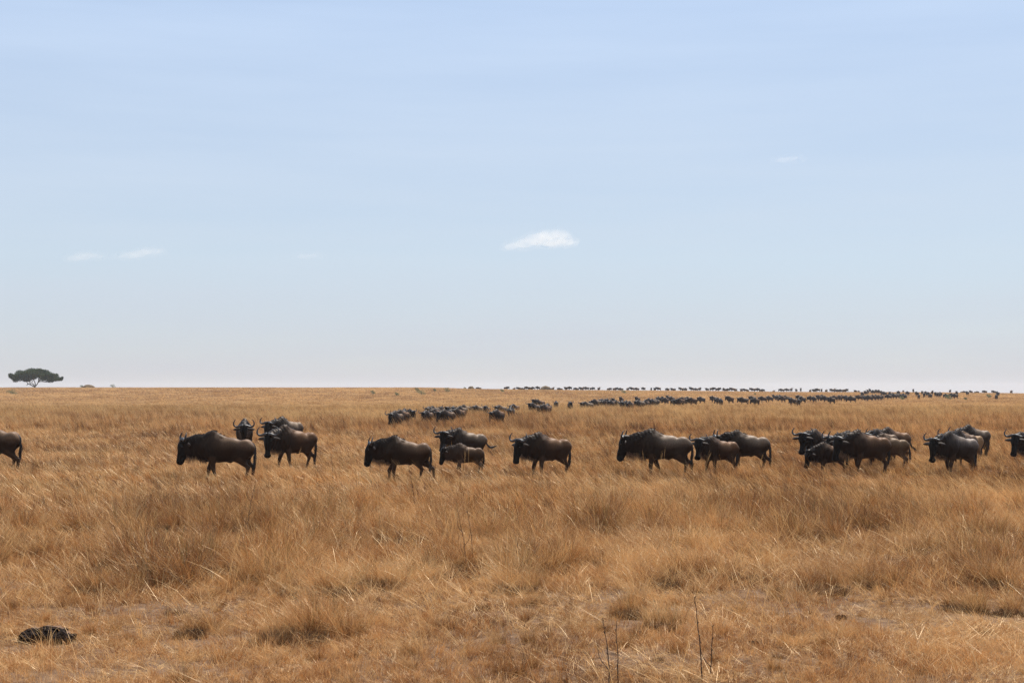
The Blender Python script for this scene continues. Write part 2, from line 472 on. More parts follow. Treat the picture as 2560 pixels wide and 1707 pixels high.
for i in range(3):      # dead hearts of old tussocks, painted dark for the shade at their feet
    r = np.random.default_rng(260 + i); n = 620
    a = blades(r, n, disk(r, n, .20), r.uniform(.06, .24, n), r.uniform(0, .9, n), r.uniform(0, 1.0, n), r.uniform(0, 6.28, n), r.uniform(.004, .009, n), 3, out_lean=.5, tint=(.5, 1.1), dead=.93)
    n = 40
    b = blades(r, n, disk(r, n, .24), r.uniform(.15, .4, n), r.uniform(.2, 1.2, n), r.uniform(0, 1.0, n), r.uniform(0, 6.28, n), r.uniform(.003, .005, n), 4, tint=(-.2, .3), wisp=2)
    reg('shade_core', clump_mesh('shade_core', [a, b], M_RED))
for i in range(4):      # pale bent-over clumps
    r = np.random.default_rng(300 + i); n = 330
    a = blades(r, n, disk(r, n, .22), r.uniform(.3, .75, n), r.uniform(.2, .8, n), r.uniform(.5, 1.5, n), r.normal(LEFT if i % 2 else .4, .8, n), r.uniform(.0025, .0045, n), 4, out_lean=.7, tint=(0, .35))
    reg('bent', clump_mesh('bent', [a], M_STRAW))
for i in range(3):      # scattered long arching stalks, 1.4 m
    r = np.random.default_rng(400 + i); n = 44
    a = blades(r, n, sq(r, n, 1.5), r.uniform(.5, 1.05, n), r.uniform(.15, .9, n), r.uniform(.3, 1.2, n), r.normal(LEFT, .7, n), r.uniform(.0045, .008, n), 6, spike=1.0, tint=(-.5, .05), wisp=2)
    reg('stalks', clump_mesh('stalks', [a], M_STRAW))
for i in range(4):      # middle distance sward, 2.4 m
    r = np.random.default_rng(500 + i); n = 1900
    a = blades(r, n, sq(r, n, 2.5), r.uniform(.22, .62, n), np.abs(r.normal(.2, .25, n)), r.uniform(.2, 1.3, n), r.normal(LEFT, .7, n), r.uniform(.005, .010, n), 3, spike=.7, tint=(.0, .95), wisp=14, spread=.03, green=.05)
    n = 110
    b = blades(r, n, sq(r, n, 2.5), r.uniform(.5, .85, n), r.uniform(.2, .7, n), r.uniform(.4, 1.2, n), r.normal(LEFT, .5, n), r.uniform(.007, .012, n), 4, spike=1.0, tint=(-.3, .1), wisp=3)
    reg('sward', clump_mesh('sward', [a, b], M_RED if i % 2 else M_STRAW))
    reg('pale_sward', clump_mesh('pale_sward', [a, b], M_FAR))
for i in range(3):      # far sward, 6 m
    r = np.random.default_rng(600 + i); n = 4200
    a = blades(r, n, sq(r, n, 6.3), r.uniform(.25, .62, n), np.abs(r.normal(.2, .25, n)), r.uniform(.2, 1.2, n), r.normal(LEFT, .7, n), r.uniform(.012, .026, n), 2, tint=(-.1, .9), wisp=16, spread=.07)
    reg('far', clump_mesh('far', [a], M_FAR))
for i in range(2):      # low green herbs among the grass
    r = np.random.default_rng(700 + i); n = 420
    a = blades(r, n, disk(r, n, .34), r.uniform(.1, .34, n), r.uniform(.1, .9, n), r.uniform(.2, 1.2, n), r.uniform(0, 6.28, n), r.uniform(.004, .009, n), 3, out_lean=.8, tint=(0, .5), green=.62)
    reg('green', clump_mesh('green', [a], M_STRAW))

PTS = []
def scatter(kind, xs, ys, smin=.85, smax=1.2, turn=.5, zmul=None):
    n = len(xs)
    if n == 0: return
    idx = np.array(KIND[kind])[rng.integers(0, len(KIND[kind]), n)]
    rot = np.zeros((n, 3)); rot[:, 2] = rng.uniform(-turn, turn, n)
    s = rng.uniform(smin, smax, n)
    scl = np.stack([s, s, s], 1)
    if zmul is not None: scl[:, 2] *= zmul
    PTS.append((np.stack([xs, ys, ground_h(xs, ys)], 1), idx, rot, scl))
def field(y0, y1, sp, margin=1.0, jit=.5):
    """jittered grid over the ground the camera and a step to its side can see"""
    X, Y = [], []
    y = y0
    while y < y1:
        hw = y * .375 + 2.5 * margin
        n = max(int(2 * hw / sp), 1)
        X.append((np.arange(n) + .5) / n * 2 * hw - hw); Y.append(np.full(n, y)); y += sp
    X = np.concatenate(X); Y = np.concatenate(Y)
    return X + rng.uniform(-jit, jit, len(X)) * sp, Y + rng.uniform(-jit, jit, len(X)) * sp
def keep(X, Y, p):
    k = rng.random(len(X)) < p; return X[k], Y[k]
def clump(X, Y): return vnoise(X, Y * .75, .95) * .75 + vnoise(X + 31, Y * .7, 4.5) * .25
EDGE = [(-900, 1450), (0, 1425), (180, 1442), (300, 1432), (450, 1492), (730, 1490), (850, 1490), (950, 1474), (1150, 1447), (1250, 1482), (1380, 1442), (1500, 1500), (1660, 1474), (1730, 1454),
        (1860, 1464), (2000, 1505), (2200, 1474), (2330, 1440), (2466, 1468), (2560, 1475), (3500, 1450)]
def tallness(X, Y):
    """0 on the cropped strip in front, 1 in the tall grass behind its ragged edge"""
    px = 1280 + X / np.maximum(Y, 1) * F_PX
    py = np.interp(px, [e[0] for e in EDGE], [e[1] for e in EDGE])
    edge = EYE * F_PX / (py - HORIZON)
    return sstep(edge - .05, edge + .35, Y)

X, Y = field(9.5, 34, .98); k = vnoise(X + 9, Y, 1.7); q = rng.random(len(X))
a = k > .45
scatter('thatch', X, Y, .85, 1.15, 3.14)
low = tallness(X, Y) < .5
for m_, zz in ((~a & low, .62), (~a & ~low, 1.0)): scatter('stubble', X[m_], Y[m_], .85, 1.2, 3.14, zz)
X, Y = field(9.5, 34, .72); X, Y = keep(X, Y, .55 + .45 * vnoise(X + 13, Y, 1.4))
a = (Y > 14.2) | (rng.random(len(X)) < .7); X, Y = X[a], Y[a]
fr = Y < 17.8
scatter('litter', X[fr], Y[fr], .6, .95, 3.1, .48)
scatter('litter', X[~fr], Y[~fr], .75, 1.2, 1.2)
X, Y = field(9.5, 34, .8); X, Y = keep(X, Y, np.maximum(sstep(.50, .68, vnoise(X + 3, Y * .6, 1.1)) * .7, (Y < 14.2) * .6))
low = tallness(X, Y) < .5
scatter('stubble', X[low], Y[low], .9, 1.4, 3.14, .6)
scatter('stubble', X[~low], Y[~low], .9, 1.5, 3.14)
X, Y = field(9.5, 20, .55); X, Y = keep(X, Y, .12 + .5 * sstep(.5, .7, vnoise(X + 23, Y, .9)))
scatter('tussock', X, Y, .2, .42, 1.2)
X, Y = field(15.5, 31, .36); X, Y = keep(X, Y, sstep(.52, .62, clump(X, Y)) * tallness(X, Y) * .95)
scatter('tussock', X, Y, .55, 1.2, 2.2)
X, Y = field(15.5, 33, .5); X, Y = keep(X, Y, (.25 + .6 * sstep(.40, .7, vnoise(X + 71, Y, 1.9))) * tallness(X, Y))
scatter('bent', X, Y, .55, 1.05, 2.4)
X, Y = field(9.5, 34, .9); X, Y = keep(X, Y, .22 + .12 * (Y > 14) + .45 * tallness(X, Y))
scatter('stalks', X, Y, .6, 1.05, .9)
X, Y = field(9.5, 30, .9); X, Y = keep(X, Y, .10 + .35 * sstep(.55, .75, vnoise(X + 57, Y, 1.2)))
scatter('shade_core', X, Y, .25, .6, 3.1)
X, Y = field(14, 26, .8); X, Y = keep(X, Y, .3)
scatter('bent', X, Y, .3, .65, 3.1)
X, Y = field(29, 82, 1.85); scatter('sward', X, Y, .85, 1.2, .5, .62 + .35 * vnoise(X, Y, 5) + .25 * sstep(55, 80, Y))
X, Y = field(30, 62, .8); X, Y = keep(X, Y, sstep(.44, .64, clump(X * .7, Y * .7)) * .75)
scatter('tussock', X, Y, .5, .95, .8)
X, Y = field(30, 62, 1.2); X, Y = keep(X, Y, .5 * vnoise(X + 5, Y, 2.5) + .15)
scatter('bent', X, Y, .6, 1.1, .7)
X, Y = field(30, 62, 1.4); X, Y = keep(X, Y, .5)
scatter('stalks', X, Y, .75, 1.1, .5)
X, Y = field(80, 165, 2.1, 2); a = rng.random(len(X)) < sstep(78, 150, Y + 30 * (vnoise(X, Y, 12) - .5))
for kd, m_ in (('pale_sward', a), ('sward', ~a)):
    x_, y_ = X[m_], Y[m_]
    scatter(kd, x_, y_, .95, 1.3, .5, .85 + .4 * vnoise(x_, y_, 9) + .5 * sstep(72, 84, y_))
X, Y = field(155, 480, 4.6, 4); scatter('far', X, Y, .9, 1.15, .5, .58 + .35 * vnoise(X, Y, 26) + .25 * (1 - sstep(165, 200, Y)))
HOLLOW = []
# tussocks with hollows under them, shade painted by dark clumps, where the photograph shows them: (foot px, foot py, width px)
for px, py, w in [(631, 1335, 120), (299, 1428, 110), (240, 1482, 120), (729, 1487, 70), (849, 1487, 120), (947, 1470, 120), (1148, 1443, 80), (484, 1585, 45), (762, 1600, 190),
                  (1884, 1394, 62), (1862, 1459, 90), (1732, 1450, 120), (1660, 1470, 110), (2200, 1470, 90), (2314, 1390, 90), (2466, 1465, 120), (1378, 1438, 90), (1574, 1542, 50),
                  (1661, 1578, 60), (2412, 1519, 60), (2510, 1527, 70), (1540, 1203, 80), (2330, 1231, 60), (70, 1400, 90), (1290, 1480, 90), (2060, 1480, 90), (560, 1440, 90), (420, 1330, 90),
                  (2180, 1330, 80), (1176, 1420, 90), (1480, 1420, 80), (1000, 1360, 90), (180, 1330, 90), (1250, 1290, 80), (2480, 1340, 80), (860, 1380, 70)]:
    s_ = ray(px, py); d_ = EYE / -s_[1]; wm = w * d_ / F_PX
    m_ = max(int(wm / .16), 2)
    xs = s_[0] * d_ + np.linspace(-.5, .5, m_) * wm * .8 + rng.normal(0, .04, m_); ys = d_ + .10 + np.abs(rng.normal(0, .12, m_))
    sc_ = min(1.0, .35 + wm * .55)
    scatter('tussock', xs, ys, sc_ * .75, sc_ * 1.05, 1.5)
    scatter('tussock', xs + .1, ys + .25, sc_ * .8, sc_ * 1.1, 1.5)
    xc = s_[0] * d_ + rng.uniform(-.5, .5, m_ * 2 + 3) * wm * 1.0
    HOLLOW.append((s_[0] * d_, d_ - .35, wm * .5 + .1, .40))
    if py < 1425: HOLLOW.append((s_[0] * (d_ - 1.8), d_ - 1.8, wm * .5 + .22, 1.75))
    scatter('shade_core', xc, d_ + rng.normal(-.08, .10, m_ * 2 + 3), sc_ * .8, sc_ * 1.35, 3.1)
# greener patches seen at the left and middle
gx, gy = [], []
for px, py, d, n, sp in [(30, 1215, 0, 26, .8), (120, 1240, 0, 10, .8), (560, 1255, 0, 12, .7), (1432, 1240, 0, 9, .35), (1500, 1242, 0, 3, .4),
                         (300, 1195, 0, 6, .6), (245, 1030, 0, 10, 1.2), (1560, 1190, 0, 5, .5), (650, 1240, 0, 6, .5)]:
    s = ray(px, py)
    dd = (EYE - .15) / -s[1]
    gx += list(s[0] * dd + rng.normal(0, sp, n)); gy += list(dd + rng.normal(0, sp * 1.6, n))
scatter('green', np.array(gx), np.array(gy), .8, 1.4, 3.1)

def build_grass():
    P = np.concatenate([p[0] for p in PTS]); I = np.concatenate([p[1] for p in PTS])
    Rr = np.concatenate([p[2] for p in PTS]); S = np.concatenate([p[3] for p in PTS])
    s_ = ray(114, 1600); cy_ = EYE / -s_[1]; cx_ = s_[0] * cy_          # bare earth round the big clod
    q = ((P[:, 0] - cx_) / .45) ** 2 + ((P[:, 1] - cy_ + .35) / .6) ** 2
    ok = (q > 1) | np.isin(I, KIND['litter']) & (q > .6)
    tallk = KIND['tussock'] + KIND['bent'] + KIND['stalks']
    for hx, hy, ra, rb in HOLLOW:           # nothing tall stands right in front of a hollow
        ok &= ~((((P[:, 0] - hx) / ra) ** 2 + ((P[:, 1] - hy) / rb) ** 2 < 1) & np.isin(I, tallk))
    P, I, Rr, S = P[ok], I[ok], Rr[ok], S[ok]
    me = bpy.data.meshes.new('grass')
    me.vertices.add(len(P)); me.vertices.foreach_set('co', P.astype(np.float32).ravel())
    a = me.attributes.new('idx', 'INT', 'POINT'); a.data.foreach_set('value', I.astype(np.int32))
    a = me.attributes.new('rot', 'FLOAT_VECTOR', 'POINT'); a.data.foreach_set('vector', Rr.astype(np.float32).ravel())
    a = me.attributes.new('scl', 'FLOAT_VECTOR', 'POINT'); a.data.foreach_set('vector', S.astype(np.float32).ravel())
    me.materials.append(M_STRAW); me.materials.append(M_RED); me.materials.append(M_FAR)
    o = link('grass', me)
    tag(o, 'tall dry golden brown savanna grass covering the whole plain', None, None, 'stuff')
    ng = bpy.data.node_groups.new('grass_scatter', 'GeometryNodeTree')
    ng.interface.new_socket('Geometry', in_out='INPUT', socket_type='NodeSocketGeometry')
    ng.interface.new_socket('Geometry', in_out='OUTPUT', socket_type='NodeSocketGeometry')
    gi = ng.nodes.new('NodeGroupInput'); go = ng.nodes.new('NodeGroupOutput')
    join = ng.nodes.new('GeometryNodeJoinGeometry')
    # joined instances come out in reverse order of linking, so link last to first
    for me_c in reversed(CL):
        src = bpy.data.objects.new('grass_clump', me_c)       # never linked to the scene
        oi = ng.nodes.new('GeometryNodeObjectInfo'); oi.inputs['Object'].default_value = src
        oi.inputs['As Instance'].default_value = False
        g2 = ng.nodes.new('GeometryNodeGeometryToInstance')
        ng.links.new(oi.outputs['Geometry'], g2.inputs[0])
        ng.links.new(g2.outputs[0], join.inputs[0])
    iop = ng.nodes.new('GeometryNodeInstanceOnPoints')
    iop.inputs['Pick Instance'].default_value = True
    def attr(n, t):
        a = ng.nodes.new('GeometryNodeInputNamedAttribute'); a.data_type = t; a.inputs['Name'].default_value = n
        return a.outputs['Attribute']
    ng.links.new(gi.outputs[0], iop.inputs['Points'])
    ng.links.new(join.outputs[0], iop.inputs['Instance'])
    ng.links.new(attr('idx', 'INT'), iop.inputs['Instance Index'])
    e2r = ng.nodes.new('FunctionNodeEulerToRotation')
    ng.links.new(attr('rot', 'FLOAT_VECTOR'), e2r.inputs[0])
    ng.links.new(e2r.outputs[0], iop.inputs['Rotation'])
    ng.links.new(attr('scl', 'FLOAT_VECTOR'), iop.inputs['Scale'])
    ng.links.new(iop.outputs[0], go.inputs[0])
    md = o.modifiers.new('scatter', 'NODES'); md.node_group = ng
    print('grass instances', len(P))
build_grass()

# ------------------------------------------------------------------ wildebeest
def surface_nets(f, o, h):
    """mesh of the zero level of the grid f"""
    s = f < 0
    nx, ny, nz = f.shape
    cell = np.zeros((nx - 1, ny - 1, nz - 1), int)
    acc = np.zeros((nx - 1, ny - 1, nz - 1, 3)); cnt = np.zeros((nx - 1, ny - 1, nz - 1))
    C = [(a, b, c) for a in (0, 1) for b in (0, 1) for c in (0, 1)]
    sl = lambda a, b, c: (slice(a, nx - 1 + a), slice(b, ny - 1 + b), slice(c, nz - 1 + c))
    for ax in range(3):
        for c in C:
            if c[ax]: continue
            d = list(c); d[ax] = 1
            f0 = f[sl(*c)]; f1 = f[sl(*d)]
            m = (f0 < 0) != (f1 < 0)
            t = np.where(m, f0 / np.where(m, f0 - f1, 1), 0)
            for k in range(3):
                acc[..., k] += np.where(m, c[k] + (t if k == ax else 0), 0)
            cnt += m
    act = cnt > 0
    idx = np.full(act.shape, -1); idx[act] = np.arange(act.sum())
    ijk = np.argwhere(act)
    V = (ijk + acc[act] / cnt[act][:, None]) * h + o
    Q = []
    for ax in range(3):
        b, c = [(1, 2), (2, 0), (0, 1)][ax]
        d = [0, 0, 0]; d[ax] = 1
        f0 = s; n = [nx, ny, nz]
        A = [slice(1, -1)] * 3; B = [slice(1, -1)] * 3
        A[ax] = slice(0, -1); B[ax] = slice(1, None)
        m = s[tuple(A)] != s[tuple(B)]
        w = np.argwhere(m)
        off = np.ones(3, int); off[ax] = 0
        w = w + off
        flip = s[w[:, 0], w[:, 1], w[:, 2]]
        def cidx(db, dc):
            q = w.copy(); q[:, b] -= db; q[:, c] -= dc
            return idx[q[:, 0], q[:, 1], q[:, 2]]
        q = np.stack([cidx(1, 1), cidx(0, 1), cidx(0, 0), cidx(1, 0)], -1)
        q[~flip] = q[~flip][:, ::-1]
        Q.append(q)
    return V, np.concatenate(Q)

def rotz(a):
    c, s = math.cos(a), math.sin(a); return np.array([[c, -s, 0], [s, c, 0], [0, 0, 1.0]])
def roty(a):   # positive: nose down for +X forward
    c, s = math.cos(a), math.sin(a); return np.array([[c, 0, s], [0, 1.0, 0], [-s, 0, c]])

def wildebeest_prims(P):
    """list of (frame, a, b, ra, rb, w, blend, tag) rounded cones"""
    I3 = np.eye(3); Z = np.zeros(3)
    out = []
    def T(a, b, ra, rb, w, k=.09, tag=0, M=I3, o=Z):
        out.append((M, o, np.array(a, float), np.array(b, float), ra, rb, w, k, tag))
    bulk = P.get('bulk', 1.0)
    T((-.74, 0, .885), (-.40, 0, .89), .215, .27 * bulk, .82)
    T((-.40, 0, .89), (.0, 0, .925), .27 * bulk, .335, .78)
    T((-.24, 0, 1.04), (.05, 0, 1.16), .13, .20, .50, .10, 1)
    T((.02, 0, .93), (.20, 0, .87), .32, .24, .68, .08, 1)
    T((-.46, 0, .72), (-.12, 0, .69), .10, .125, 1.15, .10, 3)
    if P.get('male'): T((-.42, 0, .66), (-.38, 0, .58), .06, .035, .8, .05, 3)
    ny, nr = P.get('neck_yaw', 0.0), P.get('neck_rise', 0.0)
    Mn = rotz(ny) @ roty(-nr)
    nb = np.array([.12, 0, 1.02])
    ne = nb + Mn @ np.array([.50, 0, -.04])
    mid = nb + (rotz(ny * .5) @ roty(-nr)) @ np.array([.26, 0, -.0])
    T(nb, mid, .275, .235, .60, .08, 2); T(mid, ne, .235, .175, .66, .08, 2)
    low = nb + Mn @ np.array([.47, 0, -.17]); T((.18, 0, .82), low, .22, .135, .60, .08, 2)
    lw2 = nb + Mn @ np.array([.40, 0, -.25]); T((.16, 0, .74), lw2, .12, .07, .5, .08, 2)
    hy = ny + P.get('head_yaw', 0.0); hp = P.get('head_pitch', 0.0); hr = P.get('head_roll', 0.0)
    cx, sx = math.cos(hr), math.sin(hr)
    Mh = rotz(hy) @ roty(-hp) @ np.array([[1, 0, 0], [0, cx, -sx], [0, sx, cx]])
    ho = nb + Mn @ np.array([.575, 0, .035])
    Mh = Mh * 1.0
    h = dict(M=Mh, o=ho, tag=4)
    T((-.01, 0, .02), (.03, 0, -.12), .125, .122, .86, .05, **h)
    T((.035, 0, -.08), (.115, 0, -.46), .105, .074, .80, .05, **h)
    T((.105, -.028, -.485), (.105, .028, -.485), .072, .072, 1.0, .04, **h)
    T((-.06, 0, -.10), (.05, 0, -.42), .10, .055, .80, .05, **h)
    T((.03, -.06, .075), (.03, .06, .075), .052, .052, 1.0, .03, **h)
    T((.06, -.085, -.05), (.06, -.085, -.07), .034, .03, 1.0, .03, **h)
    T((.06, .085, -.05), (.06, .085, -.07), .034, .03, 1.0, .03, **h)
    T((.13, 0, -.40), (.155, 0, -.47), .045, .045, 1.0, .03, **h)
    for sgn, fx, fl in ((1, *P['fore'][0]), (-1, *P['fore'][1])):
        y = .14 * sgn
        T((.07, y * .85, .90), (.02 + .15 * fx, y, .67), .145, .083, .75, .07, 1)
        T((.02 + .15 * fx, y, .67), (.045 + .6 * fx + fl * .12, y * .95, .40), .080, .050, 1, .05, 5)
        T((.045 + .6 * fx + fl * .12, y * .95, .40), (.02 + fx, y * .92, .12 + fl * .1), .046, .031, 1, .03, 5)
        T((.02 + fx, y * .92, .12 + fl * .1), (.06 + fx, y * .92, .035 + fl * .1), .036, .044, 1, .03, 6)
    for sgn, fx, fl in ((1, *P['hind'][0]), (-1, *P['hind'][1])):
        y = .13 * sgn
        T((-.72, y * .75, .98), (-.57 + .2 * fx, y, .70), .17, .115, .8, .08, 0)
        T((-.80, y * .8, .92), (-.70 + .4 * fx, y, .62), .12, .085, .8, .08, 0)
        T((-.60 + .25 * fx, y, .66), (-.835 + .75 * fx, y, .44 + fl * .05), .098, .046, .9, .06, 5)
        T((-.835 + .75 * fx, y, .44 + fl * .05), (-.79 + fx, y, .12 + fl * .1), .043, .031, 1, .03, 5)
        T((-.79 + fx, y, .12 + fl * .1), (-.745 + fx, y, .035 + fl * .1), .036, .044, 1, .03, 6)
    return out, Mh, ho, nb, ne

def sdf_eval(prims, Pn, want_tag=False):
    f = np.full(len(Pn), 9.0); best = np.full(len(Pn), 9.0); tg = np.zeros(len(Pn), int)
    for M, o, a, b, ra, rb, w, k, t in prims:
        # lateral squeeze in the frame of the part
        q = (Pn - o) @ M
        aa, bb = (a, b)
        mid = (a[1] + b[1]) / 2
        sc = np.array([1, 1 / w, 1])
        q = (q - [0, mid, 0]) * sc + [0, mid, 0]
        A = (aa - [0, mid, 0]) * sc + [0, mid, 0]; B = (bb - [0, mid, 0]) * sc + [0, mid, 0]
        ab = B - A
        tt = np.clip(((q - A) @ ab) / (ab @ ab), 0, 1)
        d = np.linalg.norm(q - A - tt[:, None] * ab, axis=1) - (ra + (rb - ra) * tt)
        if w < 1: d = d * (.5 + .5 * w)
        if want_tag:
            m = d < best; best[m] = d[m]; tg[m] = t
        hh = np.clip(.5 + .5 * (d - f) / k, 0, 1)
        f = d + (f - d) * hh - k * hh * (1 - hh)
        f = np.where(f > 8, d, f)
    return (f, tg) if want_tag else f

def strands(r, root, dirs, length, width, droop, n_seg=3):
    n = len(root); V = np.zeros((n, 2 * n_seg + 1, 3)); p = root.copy(); d = dirs.copy()
    a = r.normal(0, 1, (n, 3)); side = np.cross(d, a); side /= np.linalg.norm(side, axis=1)[:, None] + 1e-9
    for k in range(n_seg):
        w = width * (1 - k / n_seg * .7)
        V[:, 2 * k] = p - side * w[:, None] / 2; V[:, 2 * k + 1] = p + side * w[:, None] / 2
        p = p + d * (length / n_seg)[:, None]
        d = d + np.array([0, 0, -1.0]) * droop[:, None]; d /= np.linalg.norm(d, axis=1)[:, None]
    V[:, -1] = p
    b = np.arange(n) * (2 * n_seg + 1)
    Q = np.concatenate([np.stack([b + 2 * k, b + 2 * k + 1, b + 2 * k + 3, b + 2 * k + 2], -1) for k in range(n_seg - 1)])
    T = np.stack([b + 2 * n_seg - 2, b + 2 * n_seg - 1, b + 2 * n_seg], -1)
    return V.reshape(-1, 3), Q, T

def wildebeest_meshes(P, vox=.026, seed=0, hair=1.0, tone=None):
    r = np.random.default_rng(seed)
    prims, Mh, ho, nb, ne = wildebeest_prims(P)
    lo = np.array([-1.12, -.75, -.05]); hi = np.array([1.15, .75, 1.5])
    g = [np.arange(lo[i], hi[i], vox) for i in range(3)]
    # coarse pass first, then only evaluate near the surface
    G = np.stack(np.meshgrid(*g, indexing='ij'), -1).reshape(-1, 3)
    st = 4
    gc = [x[::st] for x in g]
    Gc = np.stack(np.meshgrid(*gc, indexing='ij'), -1)
    fc = sdf_eval(prims, Gc.reshape(-1, 3)).reshape(Gc.shape[:3])
    ii = [np.minimum(np.arange(len(g[i])) // st, len(gc[i]) - 1) for i in range(3)]
    F = fc[np.ix_(*ii)].ravel().copy()
    m = np.abs(F) < vox * st * 2.1
    F[m] = sdf_eval(prims, G[m])
    F = F.reshape([len(x) for x in g])
    if vox < .03:
        mm_ = np.abs(F.ravel()) < .08; q = G[mm_]; fx, fz, fy = q[:, 0], q[:, 2], q[:, 1]
        rel = .010 * np.sin(fx * 9 + seed) * np.sin(fz * 11 + 1.3 * seed) + .007 * np.sin(fx * 17 + fz * 8) * np.sin(fz * 15)
        rel += .006 * np.sin(fx * 62 + 2.2 * np.sin(fz * 9 + seed) + 1.2 * np.sin(fz * 23)) * np.clip((fx + .25) / .3, 0, 1) * np.clip((.62 - fx) / .1, 0, 1)
        rel += .006 * np.exp(-((fx + .60 + .12 * (fz - 1)) / .035) ** 2) * (fz > .75)
        rel += .016 * np.exp(-((fx + .10 + .30 * (fz - .9)) / .045) ** 2) * (fz > .6) * (np.abs(fy) > .1)
        Ff = F.ravel(); Ff[mm_] += rel * np.clip((fz - .5) / .2, 0, 1); F = Ff.reshape(F.shape)
    V, Q = surface_nets(F, lo, vox)
    _, tg = sdf_eval(prims, V, True)
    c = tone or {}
    back = np.array(c.get('back', (.21, .13, .078))); side = np.array(c.get('side', (.020, .0105, .006)))  # sunlit back and shaded flanks are put into these coat colours
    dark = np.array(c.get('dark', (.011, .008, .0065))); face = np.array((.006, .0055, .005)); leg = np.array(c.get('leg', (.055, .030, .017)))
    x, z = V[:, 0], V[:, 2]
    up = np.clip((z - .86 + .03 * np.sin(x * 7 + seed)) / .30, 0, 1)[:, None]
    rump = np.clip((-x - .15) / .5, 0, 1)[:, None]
    colr = side + (back - side) * (up ** 1.15) * (.5 + .5 * rump)  # coat pattern with a painted highlight along back and rump
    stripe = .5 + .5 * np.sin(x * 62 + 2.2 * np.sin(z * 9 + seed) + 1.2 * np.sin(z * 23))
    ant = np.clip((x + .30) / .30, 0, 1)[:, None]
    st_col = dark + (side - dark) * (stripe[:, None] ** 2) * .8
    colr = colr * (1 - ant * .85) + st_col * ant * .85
    colr[tg == 2] = (dark + (side - dark) * (stripe[:, None] ** 3) * .6)[tg == 2]
    colr[tg == 4] = face
    L = tg >= 5
    colr[L] = (leg * .75 + .25 * dark)[None].repeat(L.sum(), 0)
    colr[tg == 6] = dark
    # soften the borders
    nv = len(V)
    E = np.concatenate([Q[:, [0, 1]], Q[:, [1, 2]], Q[:, [2, 3]], Q[:, [3, 0]]])
    for _ in range(3):
        s = np.zeros((nv, 3)); k = np.zeros(nv)
        np.add.at(s, E[:, 0], colr[E[:, 1]]); np.add.at(k, E[:, 0], 1)
        colr = .5 * colr + .5 * s / np.maximum(k, 1)[:, None]
    out = {}
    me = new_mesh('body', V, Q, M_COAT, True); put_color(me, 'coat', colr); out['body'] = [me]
    nrm = np.zeros(len(V) * 3, np.float32); me.vertices.foreach_get('normal', nrm); nrm = nrm.reshape(-1, 3)
    H = lambda p: ho + Mh @ np.asarray(p, float)
    # horns
    hs = P.get('horn', 1.0) * .93
    out['horn'] = []
    for s in (1, -1):
        c_ = np.array([(.035, .03 * s, .095), (.035, .10 * s, .095), (.03, .19 * s, .068), (.03, .275 * s, .072), (.025, .335 * s, .13), (.01, .335 * s, .215), (-.01, .295 * s, .285), (-.02, .262 * s, .315)])
        c_[:, 1:] *= hs; c_[:, 2] += .09 * (1 - hs)
        if P.get('young'):
            c_ = np.array([(.0, .06 * s, .09), (.0, .10 * s, .13), (-.01, .125 * s, .19), (-.02, .12 * s, .25), (-.03, .105 * s, .29)])
            cp = cr([H(q) for q in c_], 3); rr = np.interp(np.linspace(0, 1, len(cp)), [0, .5, 1], [.026, .017, .004])
        else:
            cp = cr([H(q) for q in c_], 3); rr = np.interp(np.linspace(0, 1, len(cp)), [0, .15, .4, .7, .9, 1], [.056, .044, .031, .020, .010, .002])
        out['horn'].append(MB().tube(cp, rr, 9).mesh('horn', M_HORN, True))
    # ears: folded leaves
    out['ear'] = []
    for s in (1, -1):
        base = np.array([-.04, .085 * s, -.02]); tip = np.array([-.06, .335 * s, -.05 + P.get('ear_up', 0)])
        V_, Q_ = [], []
        for i, t in enumerate(np.linspace(0, 1, 7)):
            w = .050 * math.sin(math.pi * (t * .86 + .12)) ** .8; cpt = base + (tip - base) * t
            V_ += [H(cpt + [-.012, 0, w]), H(cpt + [.018 * (1 - t), 0, 0]), H(cpt + [-.012, 0, -w]), H(cpt + [-.03, 0, 0])]
            if i:
                b = 4 * (i - 1)
                for j in range(4): Q_.append([b + j, b + (j + 1) % 4, b + 4 + (j + 1) % 4, b + 4 + j])
        Q_ += [[3, 2, 1, 0], [24, 25, 26, 27]]
        out['ear'].append(new_mesh('ear', V_, np.array(Q_), M_EAR, True))
    # eyes
    out['eye'] = []
    for s in (1, -1):
        cpt = H((.075, .103 * s, -.085)); a1 = np.linspace(0, np.pi, 6); pts = [cpt + Mh @ np.array([0, 0, .02 * math.cos(q)]) for q in a1]
        out['eye'].append(MB().tube(pts, .02 * np.sin(a1) + .0005, 8).mesh('eye', M_EYE, True))
    # mane along the crest of neck and withers
    up_n = nrm[:, 2]
    mk = ((tg == 2) | (tg == 1)) & (up_n > .86) & (V[:, 0] > -.24)
    ids = np.flatnonzero(mk); n = int(700 * hair)
    pick = r.choice(ids, n)
    root = V[pick] - nrm[pick] * .01
    axis = (rotz(P.get('neck_yaw', 0)) @ np.array([-1, 0, 0]))
    d = nrm[pick] * .26 + axis * r.uniform(.5, 1.0, (n, 1)) + r.normal(0, .13, (n, 3)); d /= np.linalg.norm(d, axis=1)[:, None]
    m1 = strands(r, root, d, r.uniform(.035, .075, n), r.uniform(.005, .009, n), r.uniform(.0, .2, n))
    # longer hair falling down the side of the neck
    mk = (tg == 2) & (up_n > .45) & (V[:, 2] > .9)
    ids = np.flatnonzero(mk); n = int(140 * hair); pick = r.choice(ids, n)
    d = nrm[pick] * .30 + axis * .3 + r.normal(0, .10, (n, 3)) + [0, 0, -.5]; d /= np.linalg.norm(d, axis=1)[:, None]
    m2 = strands(r, V[pick], d, r.uniform(.06, .15, n), r.uniform(.005, .010, n), r.uniform(.5, 1.0, n))
